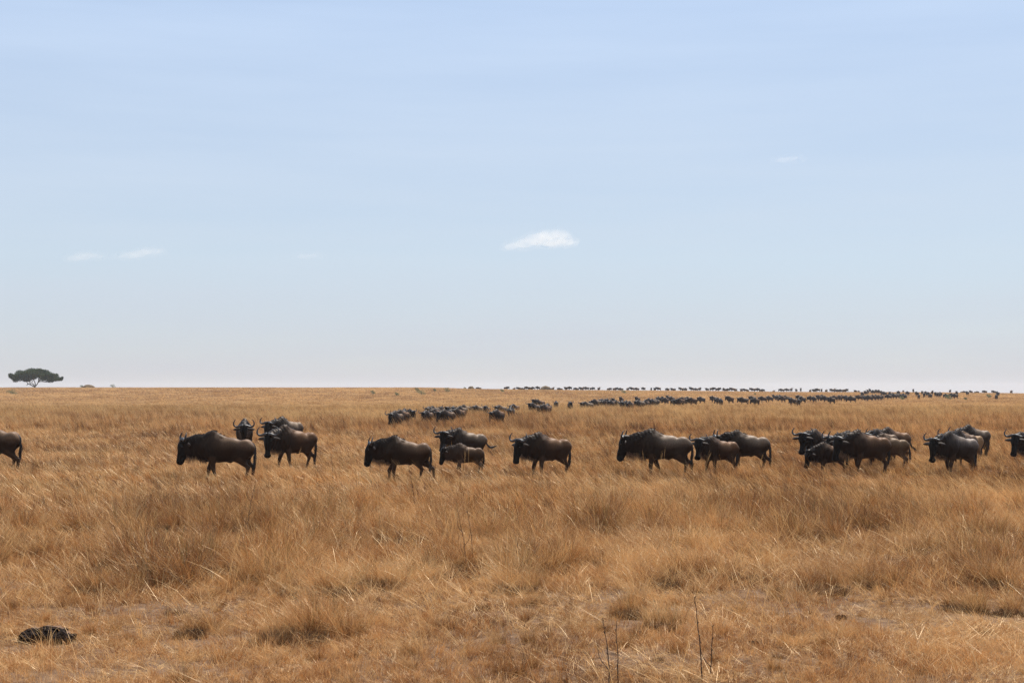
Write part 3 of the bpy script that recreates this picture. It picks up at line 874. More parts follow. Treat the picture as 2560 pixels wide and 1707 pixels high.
    out['mane'] = [MB().add(*m1).mesh('mane', M_BLACKHAIR)]
    out['neck_hair'] = [MB().add(*m2).mesh('neck_hair', M_BLACKHAIR)]
    # beard under jaw and throat
    mk = (((tg == 4) & ((V - ho) @ Mh)[:, 0].__lt__(.04) & (((V - ho) @ Mh)[:, 2] < -.05)) | ((tg == 2) & (V[:, 0] > .18))) & (up_n < -.45)
    ids = np.flatnonzero(mk)
    if len(ids):
        n = int(420 * hair * P.get('beard', 1.0)); pick = r.choice(ids, n)
        d = np.array([0, 0, -1.0]) + r.normal(0, .16, (n, 3)) + [-.1, 0, 0]; d /= np.linalg.norm(d, axis=1)[:, None]
        m3 = strands(r, V[pick] + [0, 0, .02], d, r.uniform(.05, .24, n) ** 1.0 * np.where(V[pick][:, 0] < .45, .6, 1.0), r.uniform(.005, .011, n), r.uniform(0, .3, n))
        out['beard'] = [MB().add(*m3).mesh('beard', M_BEARD)]
    # tail with its long tuft
    sw, lift = P.get('tail', (0, 0))
    t0 = np.array([(-.88, 0, 1.04), (-.935, sw * .1, .97), (-.955, sw * .25, .83), (-.95, sw * .5, .68), (-.935, sw * .8, .52)])
    t1 = np.array([(-.88, 0, 1.04), (-.945, sw * .1, .94), (-.985, sw * .25, .80), (-1.08, sw * .5, .71), (-1.20, sw * .8, .72)])
    tp = t0 + (t1 - t0) * lift
    cp = cr(tp, 4); rr = np.interp(np.linspace(0, 1, len(cp)), [0, 1], [.034, .022])
    mb = MB().tube(cp, rr, 7)
    n = int(150 * hair); t = r.integers(8, len(cp), n); root = cp[t] + r.normal(0, .012, (n, 3))
    dd = np.gradient(cp, axis=0); dd /= np.linalg.norm(dd, axis=1)[:, None]
    d = dd[t] + r.normal(0, .12, (n, 3)); d /= np.linalg.norm(d, axis=1)[:, None]
    mb.add(*strands(r, root, d, r.uniform(.10, .27, n) * (1 - .35 * lift), r.uniform(.010, .018, n), r.uniform(0, .3, n) * (1 - .9 * min(lift, 1))))
    out['tail'] = [mb.mesh('tail', M_BLACKHAIR)]
    return out

def make_animal(M, loc, heading, k, label, group, cat='wildebeest', stretch=1.0, names=('body', 'horn', 'ear', 'eye', 'mane', 'neck_hair', 'beard', 'tail')):
    e = bpy.data.objects.new('wildebeest', None); COL.objects.link(e)
    e.empty_display_size = .3
    e.location = loc; e.rotation_euler = (0, 0, heading); e.scale = (k * stretch, k, k)
    tag(e, label, cat, group)
    for nm in names:
        for me in M.get(nm, []):
            link(nm, me, e)
    return e

def place(px, s=None, ytop=None, k=1.0, hk=1.35, d0=30, d1=600, reverse=False):
    """root position on the ground: either from the scale s (source px per metre) or from the pixel row of the hump"""
    if s is not None:
        d = F_PX / s
    else:
        sx, sz = ray(px, ytop)
        ds = np.arange(d0, d1, .5)
        g = ground_h(sx * ds, ds) + hk * k - (EYE + sz * ds)
        c = np.flatnonzero(g[:-1] * g[1:] <= 0)
        d = ds[c[-1 if reverse else 0]] if len(c) else ds[np.argmin(np.abs(g))]
    x = ray(px, 972)[0] * d
    return (x, d, gh(x, d))

WALK = dict(fore=[(.10, 0), (-.10, 0)], hind=[(.10, 0), (-.12, 0)])
NEAR_GROUP = 'wildebeest walking past in the near file'
def near(px, s, k, head_deg, label, **P):
    stretch = P.pop('stretch', 1.0); tone = P.pop('tone', None); seed = P.pop('seed', 1); hair = P.pop('hair', 1.0)
    for kk, v in WALK.items(): P.setdefault(kk, v)
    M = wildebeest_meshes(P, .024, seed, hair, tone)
    return make_animal(M, place(px, s=s), R(head_deg), k, label, NEAR_GROUP, stretch=stretch)
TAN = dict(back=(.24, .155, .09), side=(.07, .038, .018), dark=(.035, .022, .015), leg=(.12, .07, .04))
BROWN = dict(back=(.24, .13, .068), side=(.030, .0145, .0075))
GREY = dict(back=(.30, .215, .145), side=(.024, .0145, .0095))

near(-40, 84, 1.16, 180, 'dark wildebeest cut off by the left edge, only rump and hind legs showing', seed=1, fore=[(.1, 0), (-.1, 0)], hind=[(-.14, 0), (.10, 0)], male=1)
near(536, 92.2, 1.06, 178, 'big dark wildebeest bull at left in profile, muzzle down in the grass', seed=2, stretch=1.11, horn=.84, head_yaw=.45, head_pitch=-.05, male=1, hind=[(.02, 0), (-.08, 0)], fore=[(-.10, 0), (.16, 0)])
near(612, 71.5, 1.12, 279, 'wildebeest facing straight at the camera behind the back of the big left bull', seed=3, neck_rise=.02, head_pitch=-.25, horn=.98)
near(716, 81, 1.09, 217, 'wildebeest right of the big left bull, head turned to the camera with one ear out', seed=4, neck_yaw=.35, head_yaw=.38, head_pitch=-.1, neck_rise=-.05, tone=BROWN, male=1, fore=[(-.12, 0), (.15, 0)], hind=[(.22, 0), (-.20, 0)])
near(707, 63.5, 1.1, 236, 'wildebeest half hidden behind another, grey hump and one curled horn above its back', seed=5, neck_yaw=-.1, head_yaw=.3, head_pitch=.1, tone=GREY)
near(991, 91.8, .99, 180, 'bearded wildebeest bull in profile left of centre, head low, striding alone', seed=6, horn=.84, head_yaw=.25, hind=[(.16, 0), (-.24, 0)], fore=[(.02, 0), (.18, .4)], beard=1.9, male=1)
near(1150, 76.5, .98, 206, 'wildebeest standing behind the calf, wide horns to the camera and tail flicked out', seed=7, neck_yaw=.25, head_yaw=.62, neck_rise=.12, head_pitch=.0, tone=GREY, tail=(.1, 1.0), hind=[(.05, 0), (-.05, 0)])
near(1152, 84, .74, 194, 'reddish brown wildebeest calf with short spike horns and a bushy mane', seed=8, young=1, head_yaw=.1, neck_rise=-.02, tone=TAN | dict(back=(.2, .12, .07), side=(.035, .018, .009)), beard=.3, hair=1.4, fore=[(.16, 0), (-.06, 0)], hind=[(.1, 0), (-.1, 0)])
near(1350, 88, 1.02, 207, 'lone wildebeest right of the calf with pale stalks across its neck', seed=9, neck_yaw=.08, head_yaw=.26, tone=BROWN, male=1, fore=[(-.02, 0), (.14, 0)], hind=[(.06, 0), (-.12, 0)])
near(1632, 88, 1.08, 178, 'large black maned wildebeest bull right of centre, pale beard hanging over the grass', seed=10, stretch=1.07, horn=.84, head_yaw=-.22, beard=1.7, male=1, tone=GREY, fore=[(.04, 0), (-.26, 0)], hind=[(.04, 0), (-.16, 0)])
near(1780, 86.5, .90, 205, 'wildebeest with head up facing the camera, directly behind the black maned bull', seed=11, neck_yaw=.35, head_yaw=.42, neck_rise=.18, head_pitch=.05, tone=BROWN, horn=.9, fore=[(-.08, 0), (.14, 0)])
near(1846, 82.5, .99, 181, 'dark shouldered wildebeest whose head is hidden behind its neighbour at right of centre', seed=12, neck_rise=.05, tone=GREY, male=1, tail=(0, .1), fore=[(.06, 0), (-.08, 0)], hind=[(.1, 0), (-.2, 0)])
near(2038, 79.5, 1.0, 213, 'wildebeest at the left of the right hand bunch, wide horns raised and facing the camera', seed=13, neck_yaw=.2, head_yaw=.42, neck_rise=.12, head_pitch=.1, tone=BROWN, horn=.98)
near(2060, 84.5, .78, 196, 'small dark yearling with lowered head in front of the right hand bunch', seed=14, head_yaw=.25, neck_yaw=.05, neck_rise=-.22, young=1, tone=BROWN, beard=.3, fore=[(.2, 0), (-.04, 0)])
near(2146, 85.5, 1.05, 197, 'big dark bull in the middle of the right hand bunch, one horn upright', seed=15, horn=.9, neck_yaw=.1, head_yaw=.35, tone=BROWN, male=1)
near(2120, 80.5, .97, 199, 'wildebeest whose upturned horns show just behind the face of the big bull', seed=16, neck_yaw=.1, head_yaw=.2)
near(2192, 76.5, .95, 217, 'wildebeest all but hidden behind the big bull, one horn tip over its back', seed=17, neck_yaw=.1, head_yaw=.3, neck_rise=.06)
near(2207, 79.5, .86, 184, 'light brown flank of a young wildebeest just behind the big bull rump', seed=18, tone=TAN, young=1, tail=(.1, .1))
near(2219, 73.5, .97, 207, 'reddish brown wildebeest at the back right of the bunch, tail swung outward', seed=19, tone=BROWN, tail=(.1, .55), neck_rise=-.05)
near(2374, 86.5, 1.02, 206, 'front wildebeest of the far right bunch, pale shining rump and dark shoulder', seed=20, horn=.86, neck_yaw=.15, head_yaw=.3, tone=dict(back=(.3, .235, .185), side=(.022, .014, .01)), male=1)
near(2395, 79, .95, 222, 'wildebeest close behind the pale rumped one, its black mane rising over that back', seed=21, neck_yaw=.0, head_yaw=.1, neck_rise=.05)
near(2408, 72.5, .86, 206, 'tan calf standing between two darker wildebeest at the far right', seed=22, tone=dict(back=(.34, .2, .095), side=(.22, .125, .06), dark=(.12, .07, .04), leg=(.15, .09, .05)), young=1, beard=.2, neck_rise=-.1)
near(2422, 69.5, .96, 206, 'rearmost grey brown wildebeest behind the tan calf at far right', seed=23, tone=GREY, neck_rise=-.1)
near(2572, 82, .98, 203, 'wildebeest entering at the right edge, curled horns and dark face towards the camera', seed=24, neck_yaw=.2, head_yaw=.32, neck_rise=.08, head_pitch=.1, tone=BROWN)

# ---- the herd behind: eight poses shared by copies
VAR = []
for i, P in enumerate([
        dict(neck_yaw=.05, head_yaw=.1, head_pitch=.1), dict(neck_yaw=.3, head_yaw=.35, neck_rise=.08, head_pitch=.1), dict(neck_yaw=-.2, head_yaw=-.2, neck_rise=-.05),
        dict(neck_yaw=.15, head_yaw=.5, neck_rise=.2, head_pitch=.2), dict(neck_rise=-.15, head_pitch=.0), dict(neck_yaw=-.1, head_yaw=.2, neck_rise=.3, head_pitch=.2, horn=1.0)]):
    P = {**WALK, **P}
    P['bulk'] = 1 + .06 * (i % 3)
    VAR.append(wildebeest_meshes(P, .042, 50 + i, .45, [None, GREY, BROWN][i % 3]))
PROTO = {}
def herd_copy(v, loc, heading, k, label, group, full=True):
    names = ('body', 'horn', 'mane', 'tail') if full else ('body', 'horn')
    key = (v, full)
    if key not in PROTO:
        PROTO[key] = make_animal(VAR[v], loc, heading, k, label, group, names=names)
        return PROTO[key]
    src = PROTO[key]
    e = src.copy(); COL.objects.link(e)
    e.location = loc; e.rotation_euler = (0, 0, heading); e.scale = (k, k, k)
    tag(e, label, 'wildebeest', group)
    for ch in src.children:
        c = ch.copy(); COL.objects.link(c); c.parent = e
    return e
ORD = ['first', 'second', 'third', 'fourth', 'fifth', 'sixth', 'seventh', 'eighth', 'ninth', 'tenth', 'eleventh', 'twelfth', 'thirteenth', 'fourteenth', 'fifteenth', 'sixteenth', 'seventeenth', 'eighteenth', 'nineteenth', 'twentieth']
# (where, [(hump x, hump y, heading or None, variant or None), ...]) in photograph pixels
MIDDLE = [
 ('bunch at the near left column end', [(987, 1026, 250, 0), (1012, 1020, 262, 0), (1024, 1021, 285, 1), (1001, 1023, 240, 2)]),
 ('packed crowd left of the loose string', [(1066, 1024, 250, 0), (1073, 1015, 245, 1), (1086, 1020, 240, 2), (1096, 1021, 235, 4), (1104, 1015, 250, 3), (1112, 1022, 235, 0), (1121, 1016, 262, 5), (1130, 1021, 238, 4), (1134, 1014, 250, 1), (1143, 1019, 240, 2), (1082, 1014, 240, 4), (1150, 1014, 235, 4)]),
 ('loose string right of the packed crowd', [(1160, 1011, 222, 4), (1191, 1012, 228, 1), (1215, 1013, 255, 3), (1249, 1012, 225, 1), (1242, 1022, 245, 2), (1284, 1009, 240, 0), (1277, 1015, 262, 4)]),
 ('knot of five right of the first gap', [(1332, 1006, 235, 3), (1345, 998, 222, 5), (1360, 1009, 240, 2), (1369, 1007, 255, 0), (1390, 1001, 268, 0)]),
 ('isolated pair with grass on both sides', [(1425, 1003, 268, 3), (1464, 1003, 210, 1)]),
 ('dense clump right of the lone pair', [(1487, 997, 215, 4), (1497, 998, 250, 0), (1504, 996, 240, 1), (1511, 998, 250, 2), (1519, 996, 235, 3), (1526, 998, 245, 0), (1534, 995, 255, 5), (1540, 999, 240, 4)]),
 ('group of four right of the dense clump', [(1553, 992, 250, 5), (1555, 1000, 260, 0), (1566, 1000, 240, 4), (1574, 1001, 250, 2)]),
 ('short group before the file', [(1592, 991, 240, 3), (1595, 999, 225, 1), (1602, 1001, 240, 4), (1613, 999, 240, 0), (1622, 994, 250, 2), (1630, 996, 230, 1)]),
 ('close file under the middle skyline row', [(1640, 996, 240, 1), (1646, 990, 240, 0), (1656, 990, 225, 4), (1663, 993, 235, 2), (1669, 988, 250, 5), (1678, 990, 230, 1), (1686, 996, 225, 4), (1698, 995, 220, 2), (1705, 992, 215, 0)]),
 ('spaced file after the close file', [(1719, 991, 210, 1), (1728, 993, 215, 2), (1751, 991, 210, 1), (1781, 989, 215, 1), (1794, 993, 225, 4), (1801, 995, 250, 0), (1823, 990, 220, 5), (1855, 992, 190, 1)]),
 ('walking file below the right skyline row', [(1879, 989, 205, 1), (1887, 994, 220, 2), (1905, 990, 195, 0), (1922, 989, 210, 1), (1934, 986, 235, 3), (1942, 987, 240, 0), (1949, 986, 230, 4), (1955, 989, 225, 2), (1963, 988, 200, 4)]),
 ('small group with two calves', [(1978, 993, 220, 1), (1996, 987, 205, 1), (2003, 990, 215, 4), (1996, 996, 265, 0)]),
 ('thin file left of the large crowd', [(2026, 989, 215, 2), (2034, 990, 230, 1), (2046, 987, 215, 3), (2055, 986, 205, 4), (2062, 989, 205, 2), (2076, 991, 215, 1), (2085, 988, 215, 2), (2098, 987, 230, 0), (2104, 987, 215, 4), (2115, 988, 210, 1), (2127, 989, 200, 4)]),
 ('lower large right crowd', [(2146, 987, 200, 2), (2154, 986, 215, 1), (2162, 988, 230, 0), (2170, 987, 205, 4), (2181, 986, 220, 0), (2189, 985, 240, 2), (2196, 987, 215, 4), (2203, 986, 230, 1), (2220, 985, 200, 4), (2233, 983, 205, 1), (2241, 983, 215, 4), (2249, 983, 225, 0), (2258, 982, 240, 2), (2263, 985, 240, 4), (2297, 985, 260, 0), (2310, 981, 250, 1), (2325, 983, 230, 4), (2343, 981, 250, 0), (2349, 981, 255, 2), (2386, 983, 205, 4)]),
 ('upper large right crowd', [(2155, 979, 235, 0), (2163, 976, 225, 1), (2169, 974, 250, 5), (2174, 971, 240, 3), (2182, 974, 225, 4), (2190, 973, 235, 0), (2197, 973, 250, 2), (2203, 976, 225, 1), (2210, 978, 215, 4), (2224, 979, 265, 5), (2232, 981, 215, 0), (2246, 976, 240, 2), (2268, 977, 225, 4), (2283, 972, 250, 3), (2291, 978, 225, 1), (2305, 976, 255, 0), (2314, 977, 240, 2), (2320, 979, 225, 4), (2331, 976, 265, 5)]),
 ('tail of the large right crowd', [(2338, 979, 240, 1), (2350, 979, 230, 2), (2364, 983, 215, 4), (2379, 982, 215, 0), (2391, 977, 240, 3), (2417, 977, 225, 1), (2493, 978, 225, 3), (2491, 985, 260, 0)]),
]
SKYLINE = [
 ('sparse left end of the skyline row', [(1196, 967), (1267, 965.5), (1286, 968), (1297, 967), (1307, 968.5), (1317, 964.5), (1324, 967), (1331, 966), (1344, 964), (1383, 967), (1399, 968.5), (1414, 966.5), (1423, 963.5), (1440, 968), (1452, 967), (1458, 965.5), (1465, 966)]),
 ('skyline row above the dense clump', [(1481, 967), (1498, 967), (1524, 968.5), (1539, 968), (1551, 968.5), (1570, 968), (1579, 967), (1591, 968), (1608, 966.5), (1628, 968.5), (1636, 968.5), (1645, 966.5)]),
 ('busy middle stretch of the skyline row', [(1668, 969), (1680, 969), (1687, 970), (1701, 966), (1708, 969), (1714, 968.5), (1728, 967), (1739, 969), (1750, 967), (1767, 969), (1782, 965.5), (1796, 968.5), (1809, 967), (1818, 970), (1830, 968.5), (1839, 970.5)]),
 ('right stretch of the skyline row', [(1853, 970.5), (1861, 970.5), (1869, 972.5), (1880, 967.5), (1893, 967.5), (1905, 971.5), (1934, 975), (1953, 970.5), (1967, 970), (1979, 968.5), (1990, 971), (2002, 969)]),
 ('skyline row left of the large crowd', [(2026, 972.5), (2035, 972), (2043, 969.5), (2054, 971.5), (2066, 972), (2078, 970.5), (2086, 970.5), (2093, 972.5), (2101, 972), (2109, 973), (2115, 971), (2139, 974.5), (2147, 975)]),
 ('scattered right end of the skyline row', [(2258, 974.5), (2375, 973.5), (2408, 976.5), (2427, 975.5), (2442, 977), (2461, 975), (2484, 975.5), (2528, 974.5)]),
]
def ordinal_labels(items):
    order = sorted(range(len(items)), key=lambda i: items[i][0]); n = len(items)
    res = {}
    for r_, i in enumerate(order):
        if r_ == 0: res[i] = 'leftmost'
        elif r_ == n - 1: res[i] = 'rightmost'
        elif r_ == n - 2 and n > 5: res[i] = 'second from right'
        else: res[i] = ORD[r_] + ' from left'
    return res
cnt = 0
for where, items in MIDDLE:
    labs = ordinal_labels(items)
    for i, (px, py, hd, v) in enumerate(items):
        k = (.90 if px < 1300 else .98) + .10 * ((px * 7 + i * 3) % 10) / 10
        far = px > 2200 or (py < 980)
        loc = place(px, ytop=py, k=k, d0=60, d1=CREST + 20)
        face = 'head-on' if hd >= 245 else ('slanting' if hd >= 215 else 'side-on')
        herd_copy(v, loc, R(hd), k, f'{face} wildebeest, {labs[i]} in the {where}', 'wildebeest trekking in the long column', full=not far)
        cnt += 1
rs = np.random.default_rng(5)
for where, items in SKYLINE:
    labs = ordinal_labels(items)
    for i, (px, py) in enumerate(items):
        k = .98 + .16 * rs.random()
        hd = rs.choice([185, 200, 220, 240, 262, 340, 10, 60])
        v = [0, 3, 1, 5, 4, 0, 5, 2][i % 8]
        loc = place(px, ytop=py + .3, k=k, d0=CREST + 2, d1=CREST + 140)
        herd_copy(v, loc, R(hd), k, f'tiny wildebeest, {labs[i]} in the {where}', 'wildebeest strung along the skyline', full=False)
        cnt += 1
print('herd', cnt)

# ------------------------------------------------------------------ acacia on the skyline
def build_acacia():
    px, d = 87, 446.0
    x = ray(px, 972)[0] * d; z = gh(x, d)
    root = bpy.data.objects.new('acacia_tree', None); COL.objects.link(root); root.location = (x, d, z - .1)
    tag(root, 'lone flat topped acacia tree standing on the horizon at far left', 'tree')
    s = d / F_PX / 7.84
    def P(u, v, y=0): return ((u - 680) * s, y, (672 - v) * s)
    r = np.random.default_rng(11)
    tr = MB().tube(cr([P(682, 690), P(680, 650), P(672, 622, .1)], 4), np.linspace(.34, .24, 9), 10).mesh('trunk', M_BARK, True)
    limbs = [[(676, 632, 0), (620, 600, -.3), (560, 570, -.6), (530, 520, -1), (450, 450, -1.2), (330, 420, -1.5)],
             [(676, 630, 0), (710, 595, .2), (740, 540, .3), (745, 500, .4), (720, 430, .6), (700, 370, .8)],
             [(735, 545, .3), (790, 525, .0), (890, 535, -.4), (960, 540, -.6), (1000, 560, -.8)],
             [(890, 535, -.4), (980, 500, -.6), (1100, 500, -1.), (1190, 480, -1.2)],
             [(740, 530, .3), (800, 460, 1.0), (880, 400, 1.8), (960, 390, 2.4)],
             [(600, 590, -.3), (560, 540, 1), (520, 480, 2), (480, 420, 3)],
             [(676, 625, 0), (650, 585, .2), (600, 560, .8), (610, 500, 1.6), (580, 420, 2.6)],
             [(690, 600, 0), (700, 540, -1.0), (680, 470, -2.0), (640, 400, -3.0)],
             [(745, 510, .4), (790, 450, -1.2), (850, 400, -2.6)],
             [(560, 570, -.6), (545, 595, -.8), (535, 600, -1)]]
    mb = MB()
    for L in limbs:
        c = cr([P(*q) for q in L], 4); mb.tube(c, np.linspace(.17, .04, len(c)), 7)
    tw = mb.mesh('branch', M_BARK, True)
    lobes = [(225, 400, 50, 35, -1), (270, 430, 70, 50, 0), (340, 410, 85, 55, 1.5), (400, 350, 75, 45, -1), (430, 430, 100, 60, 0), (520, 350, 90, 60, 1), (560, 420, 100, 65, -2),
             (620, 310, 85, 45, 0), (690, 320, 95, 50, 2), (700, 400, 110, 60, -3), (780, 320, 85, 45, -1), (860, 340, 80, 45, 1), (820, 420, 110, 60, 2.5), (900, 430, 90, 55, 0),
             (960, 470, 80, 45, -1), (1030, 400, 60, 35, 0), (1080, 400, 40, 28, 1), (1020, 480, 80, 40, 1), (1110, 490, 75, 32, -1), (1180, 480, 50, 30, 0), (1215, 455, 25, 20, 0),
             (250, 450, 70, 50, 1), (380, 470, 110, 50, -1), (300, 500, 60, 42, 0), (1000, 440, 110, 50, 0), (1090, 455, 70, 40, .5), (1150, 480, 70, 32, 0), (930, 400, 100, 55, -.5), (620, 400, 150, 70, .5), (200, 420, 40, 40, 0), (480, 480, 80, 45, 1.5), (560, 370, 100, 60, 4), (700, 350, 120, 60, 5), (840, 380, 100, 55, 4.5), (450, 400, 90, 50, 4),
             (560, 380, 100, 60, -4.2), (720, 360, 110, 60, -5), (860, 400, 90, 50, -4), (430, 410, 90, 50, -3.8), (640, 460, 70, 35, 0), (880, 480, 80, 35, -1.5), (510, 500, 90, 35, .5), (1000, 520, 70, 25, -.6)]
    Cs = []
    for u, v, ru, rv, y in lobes:
        n = int(60 + ru * rv * .085)
        q = r.normal(0, 1, (n, 3)); q /= np.linalg.norm(q, axis=1)[:, None]; q *= (r.random(n) ** .38)[:, None]
        Cs.append(np.array(P(u, v, y)) + q * [ru * s * 1.05, ru * s * .95, rv * s * 1.05])
    C = np.concatenate(Cs); n = len(C)
    rep = 5                                     # each spray is a few small leaflets round a point
    C = np.repeat(C, rep, 0) + r.normal(0, .10, (n * rep, 3)); n = len(C)
    a = r.normal(0, 1, (n, 3)); a /= np.linalg.norm(a, axis=1)[:, None]; b = np.cross(a, r.normal(0, 1, (n, 3))); b /= np.linalg.norm(b, axis=1)[:, None]
    la = r.uniform(.05, .13, n)[:, None]; lb = la * .5
    V = np.stack([C - a * la, C + b * lb, C + a * la, C - b * lb], 1).reshape(-1, 3)
    Q = np.arange(n * 4).reshape(-1, 4)
    link('trunk', tr, root); link('branch', tw, root); link('crown', new_mesh('crown', V, Q, M_LEAF), root)
build_acacia()

# ------------------------------------------------------------------ termite mounds and bushes near the skyline
def lumpy(name, rx, ry, rz, mat, seed, amp=.22, n=26):
    th = np.linspace(0, 2 * np.pi, n, endpoint=False); ph = np.linspace(-.25, 1.55, 12)
    V = []
    for p in ph:
        c = max(math.cos(p), .02)
        q = 1 + amp * (vnoise(np.cos(th) * 2 * c + seed * 9, np.sin(th) * 2 * c + p * 2.2, .7) - .5) * 2
        V.append(np.stack([rx * c * np.cos(th) * q, ry * c * np.sin(th) * q, np.full(n, rz * math.sin(p)) * (q * .5 + .5)], -1))
    V = np.concatenate(V + [[(0, 0, rz)]])
    i = np.arange(len(ph) - 1)[:, None] * n; j = np.arange(n)[None]
    Q = np.stack([i + j, i + (j + 1) % n, i + n + (j + 1) % n, i + n + j], -1).reshape(-1, 4)
    e = (len(ph) - 1) * n
    T = np.stack([np.arange(n) + e, (np.arange(n) + 1) % n + e, np.full(n, len(V) - 1)], -1)
    return new_mesh(name, V, [Q, T], mat, True)
for i, (px, w, h, dd, lab) in enumerate([(222, 34, 6, 442, 'low grassy termite mound on the skyline right of the tree'),
                                         (1178, 17, 6, 446, 'small dark topped mound on the skyline above the column head'),
                                         (1364, 32, 9, 446, 'wide brown termite mound on the skyline among the distant animals')]):
    x = ray(px, 972)[0] * dd; k = dd / F_PX
    o = link('termite_mound', lumpy('termite_mound', w * k / 2, w * k * .45, (h + 4) * k, M_MOUND, i), None, (x, dd, gh(x, dd) - .1))
    tag(o, lab, 'termite mound', 'low mounds along the skyline')

def leafy(name, r, w, h, n, leaf, mat):
    q = r.normal(0, 1, (n, 3)); q /= np.linalg.norm(q, axis=1)[:, None]; q *= (r.random(n) ** .4)[:, None]
    C = q * [w / 2, w / 2, h / 2] + [0, 0, h * .55]
    C[:, 0] += .15 * w * (np.sin(C[:, 2] * 5))
    a = r.normal(0, 1, (n, 3)); a /= np.linalg.norm(a, axis=1)[:, None]; b = np.cross(a, r.normal(0, 1, (n, 3))); b /= np.linalg.norm(b, axis=1)[:, None]
    la = leaf * r.uniform(.6, 1.3, n)[:, None]
    V = np.stack([C - a * la, C + b * la * .5, C + a * la, C - b * la * .5], 1).reshape(-1, 3)
    return new_mesh(name, V, np.arange(n * 4).reshape(-1, 4), mat)
BUSH = [(30, 985, 26, 'leftmost grey green bush on the plain below the lone tree'), (205, 962, 10, 'tiny green bush growing on the mound right of the tree'),
        (283, 966, 14, 'small green bush just right of the grassy mound on the skyline'), (932, 984, 12, 'small lone bush on the plain left of the bush line'),
        (992, 988, 11, 'brown green bush at the left of the bush line'), (1043, 977, 12, 'left bush of the upper pair in the bush line'),
        (1054, 986, 22, 'broad low bush below the upper pair in the bush line'), (1086, 977, 8, 'narrow bush in the middle of the bush line'),
        (1118, 979, 16, 'dark green bush at the right end of the bush line'), (1162, 966, 6, 'twiggy tuft on the skyline left of the small dark mound'),
        (1255, 979, 10, 'faint bush on the plain above the loose string of animals'), (1560, 983, 12, 'grey bush on the plain under the left skyline row'),
        (2197, 997, 9, 'low bush below the lower edge of the large crowd'), (2255, 998, 12, 'second low bush below the large crowd'),
        (2372, 998, 18, 'wide dark bush on the slope below the crowd tail'), (2413, 999, 8, 'small green bush right of the wide dark bush'),
        (2472, 993, 12, 'slanting bush on the slope near the right edge'), (1887, 986, 5, 'tiny bush just above the walking file')]
for i, (px, py, w, lab) in enumerate(BUSH):
    r = np.random.default_rng(900 + i)
    sx, sz = ray(px, py)
    ds = np.arange(120, CREST + 8, 1.0); g = ground_h(sx * ds, ds) - (EYE + sz * ds)
    c = np.flatnonzero(g >= -.25); d = ds[c[0]] if len(c) else CREST + 4
    x = sx * d; k = d / F_PX
    root = bpy.data.objects.new('bush', None); COL.objects.link(root); root.location = (x, d, gh(x, d))
    tag(root, lab, 'bush', 'small bushes dotted over the far plain')
    hh = min(w * k * .6, 1.0)
    link('foliage', leafy('foliage', r, w * k, hh + .35, int(260 + w * 16), .07, M_GREEN), root)
    mb = MB()
    for j in range(4):
        a = r.uniform(0, 6.28); mb.tube([(0, 0, -.1), (math.cos(a) * w * k * .15, math.sin(a) * w * k * .15, hh * .7)], [.03, .012], 5)
    link('stem', mb.mesh('stem', M_STALK), root)

# ------------------------------------------------------------------ dead stalks, earth clods in front
STALKS = [  # base px, base py, tip px, tip py, twigs, label
 (1167, 1418, 1143, 1272, 3, 'branched dark dead stalk left of the centre pair of stalks'),
 (1181, 1418, 1167, 1270, 0, 'straight dark dead stalk right of the branched one at centre'),
 (1524, 1712, 1507, 1545, 1, 'slightly curved dark stalk at the lower edge right of centre'),
 (1546, 1712, 1541, 1552, 0, 'upright dark stalk beside the curved one at the lower edge'),
 (1756, 1700, 1735, 1492, 0, 'tall thick dark stalk leaning left in the lower right'),
 (1776, 1690, 1782, 1566, 1, 'thin short stalk just right of the tall thick one'),
 (614, 1345, 638, 1200, 3, 'twiggy dark stalk below the hind legs of the big left bull'),
 (832, 1225, 826, 1130, 0, 'thin dark stalk standing left of the bearded bull'),
 (1040, 1290, 1020, 1160, 0, 'thin stalk under the belly of the bearded bull'),
 (2050, 1240, 2046, 1180, 0, 'short thin stalk below the small dark yearling'),
 (1376, 1220, 1374, 1165, 1, 'short stalk under the lone walking wildebeest'),
]
for i, (bx, by, tx, ty, tw, lab) in enumerate(STALKS):
    r = np.random.default_rng(40 + i)
    s = ray(bx, by); d = EYE / -s[1]
    x0 = s[0] * d; t = ray(tx, ty)
    top = np.array([t[0] * d, d + r.uniform(-.05, .05), EYE + t[1] * d]); base = np.array([x0, d, gh(x0, d) - .05])
    mid = base * .5 + top * .5 + [r.uniform(-.02, .02) + (.02 if tx < bx else 0), 0, 0]
    c = cr([base, mid, top], 7); c[1:-1] += r.normal(0, .003, (len(c) - 2, 3))
    th = 1.25 if i == 4 else 1.0
    mb = MB().tube(c - base, np.linspace(.0058, .0024, len(c)) * th, 6)
    for j in range(tw):
        q = c[int(len(c) * (.28 + .16 * j))] - base; sd = -1 if j % 2 == 0 else 1
        L = r.uniform(.12, .26)
        mb.tube(cr([q, q + [sd * L * .35, .01, L * .45], q + [sd * L * .45, .02, L]], 4), np.linspace(.0045, .002, 9), 5)
    for j in range(5):
        q = c[int(len(c) * r.uniform(.35, .95))] - base
        mb.tube([q, q + [r.uniform(-.02, .02), 0, .02]], [.005, .002], 4)
    o = link('dry_stalk', mb.mesh('dry_stalk', M_STALK), None, tuple(base))
    tag(o, lab, 'stalk', 'dead dark stalks standing in the grass')

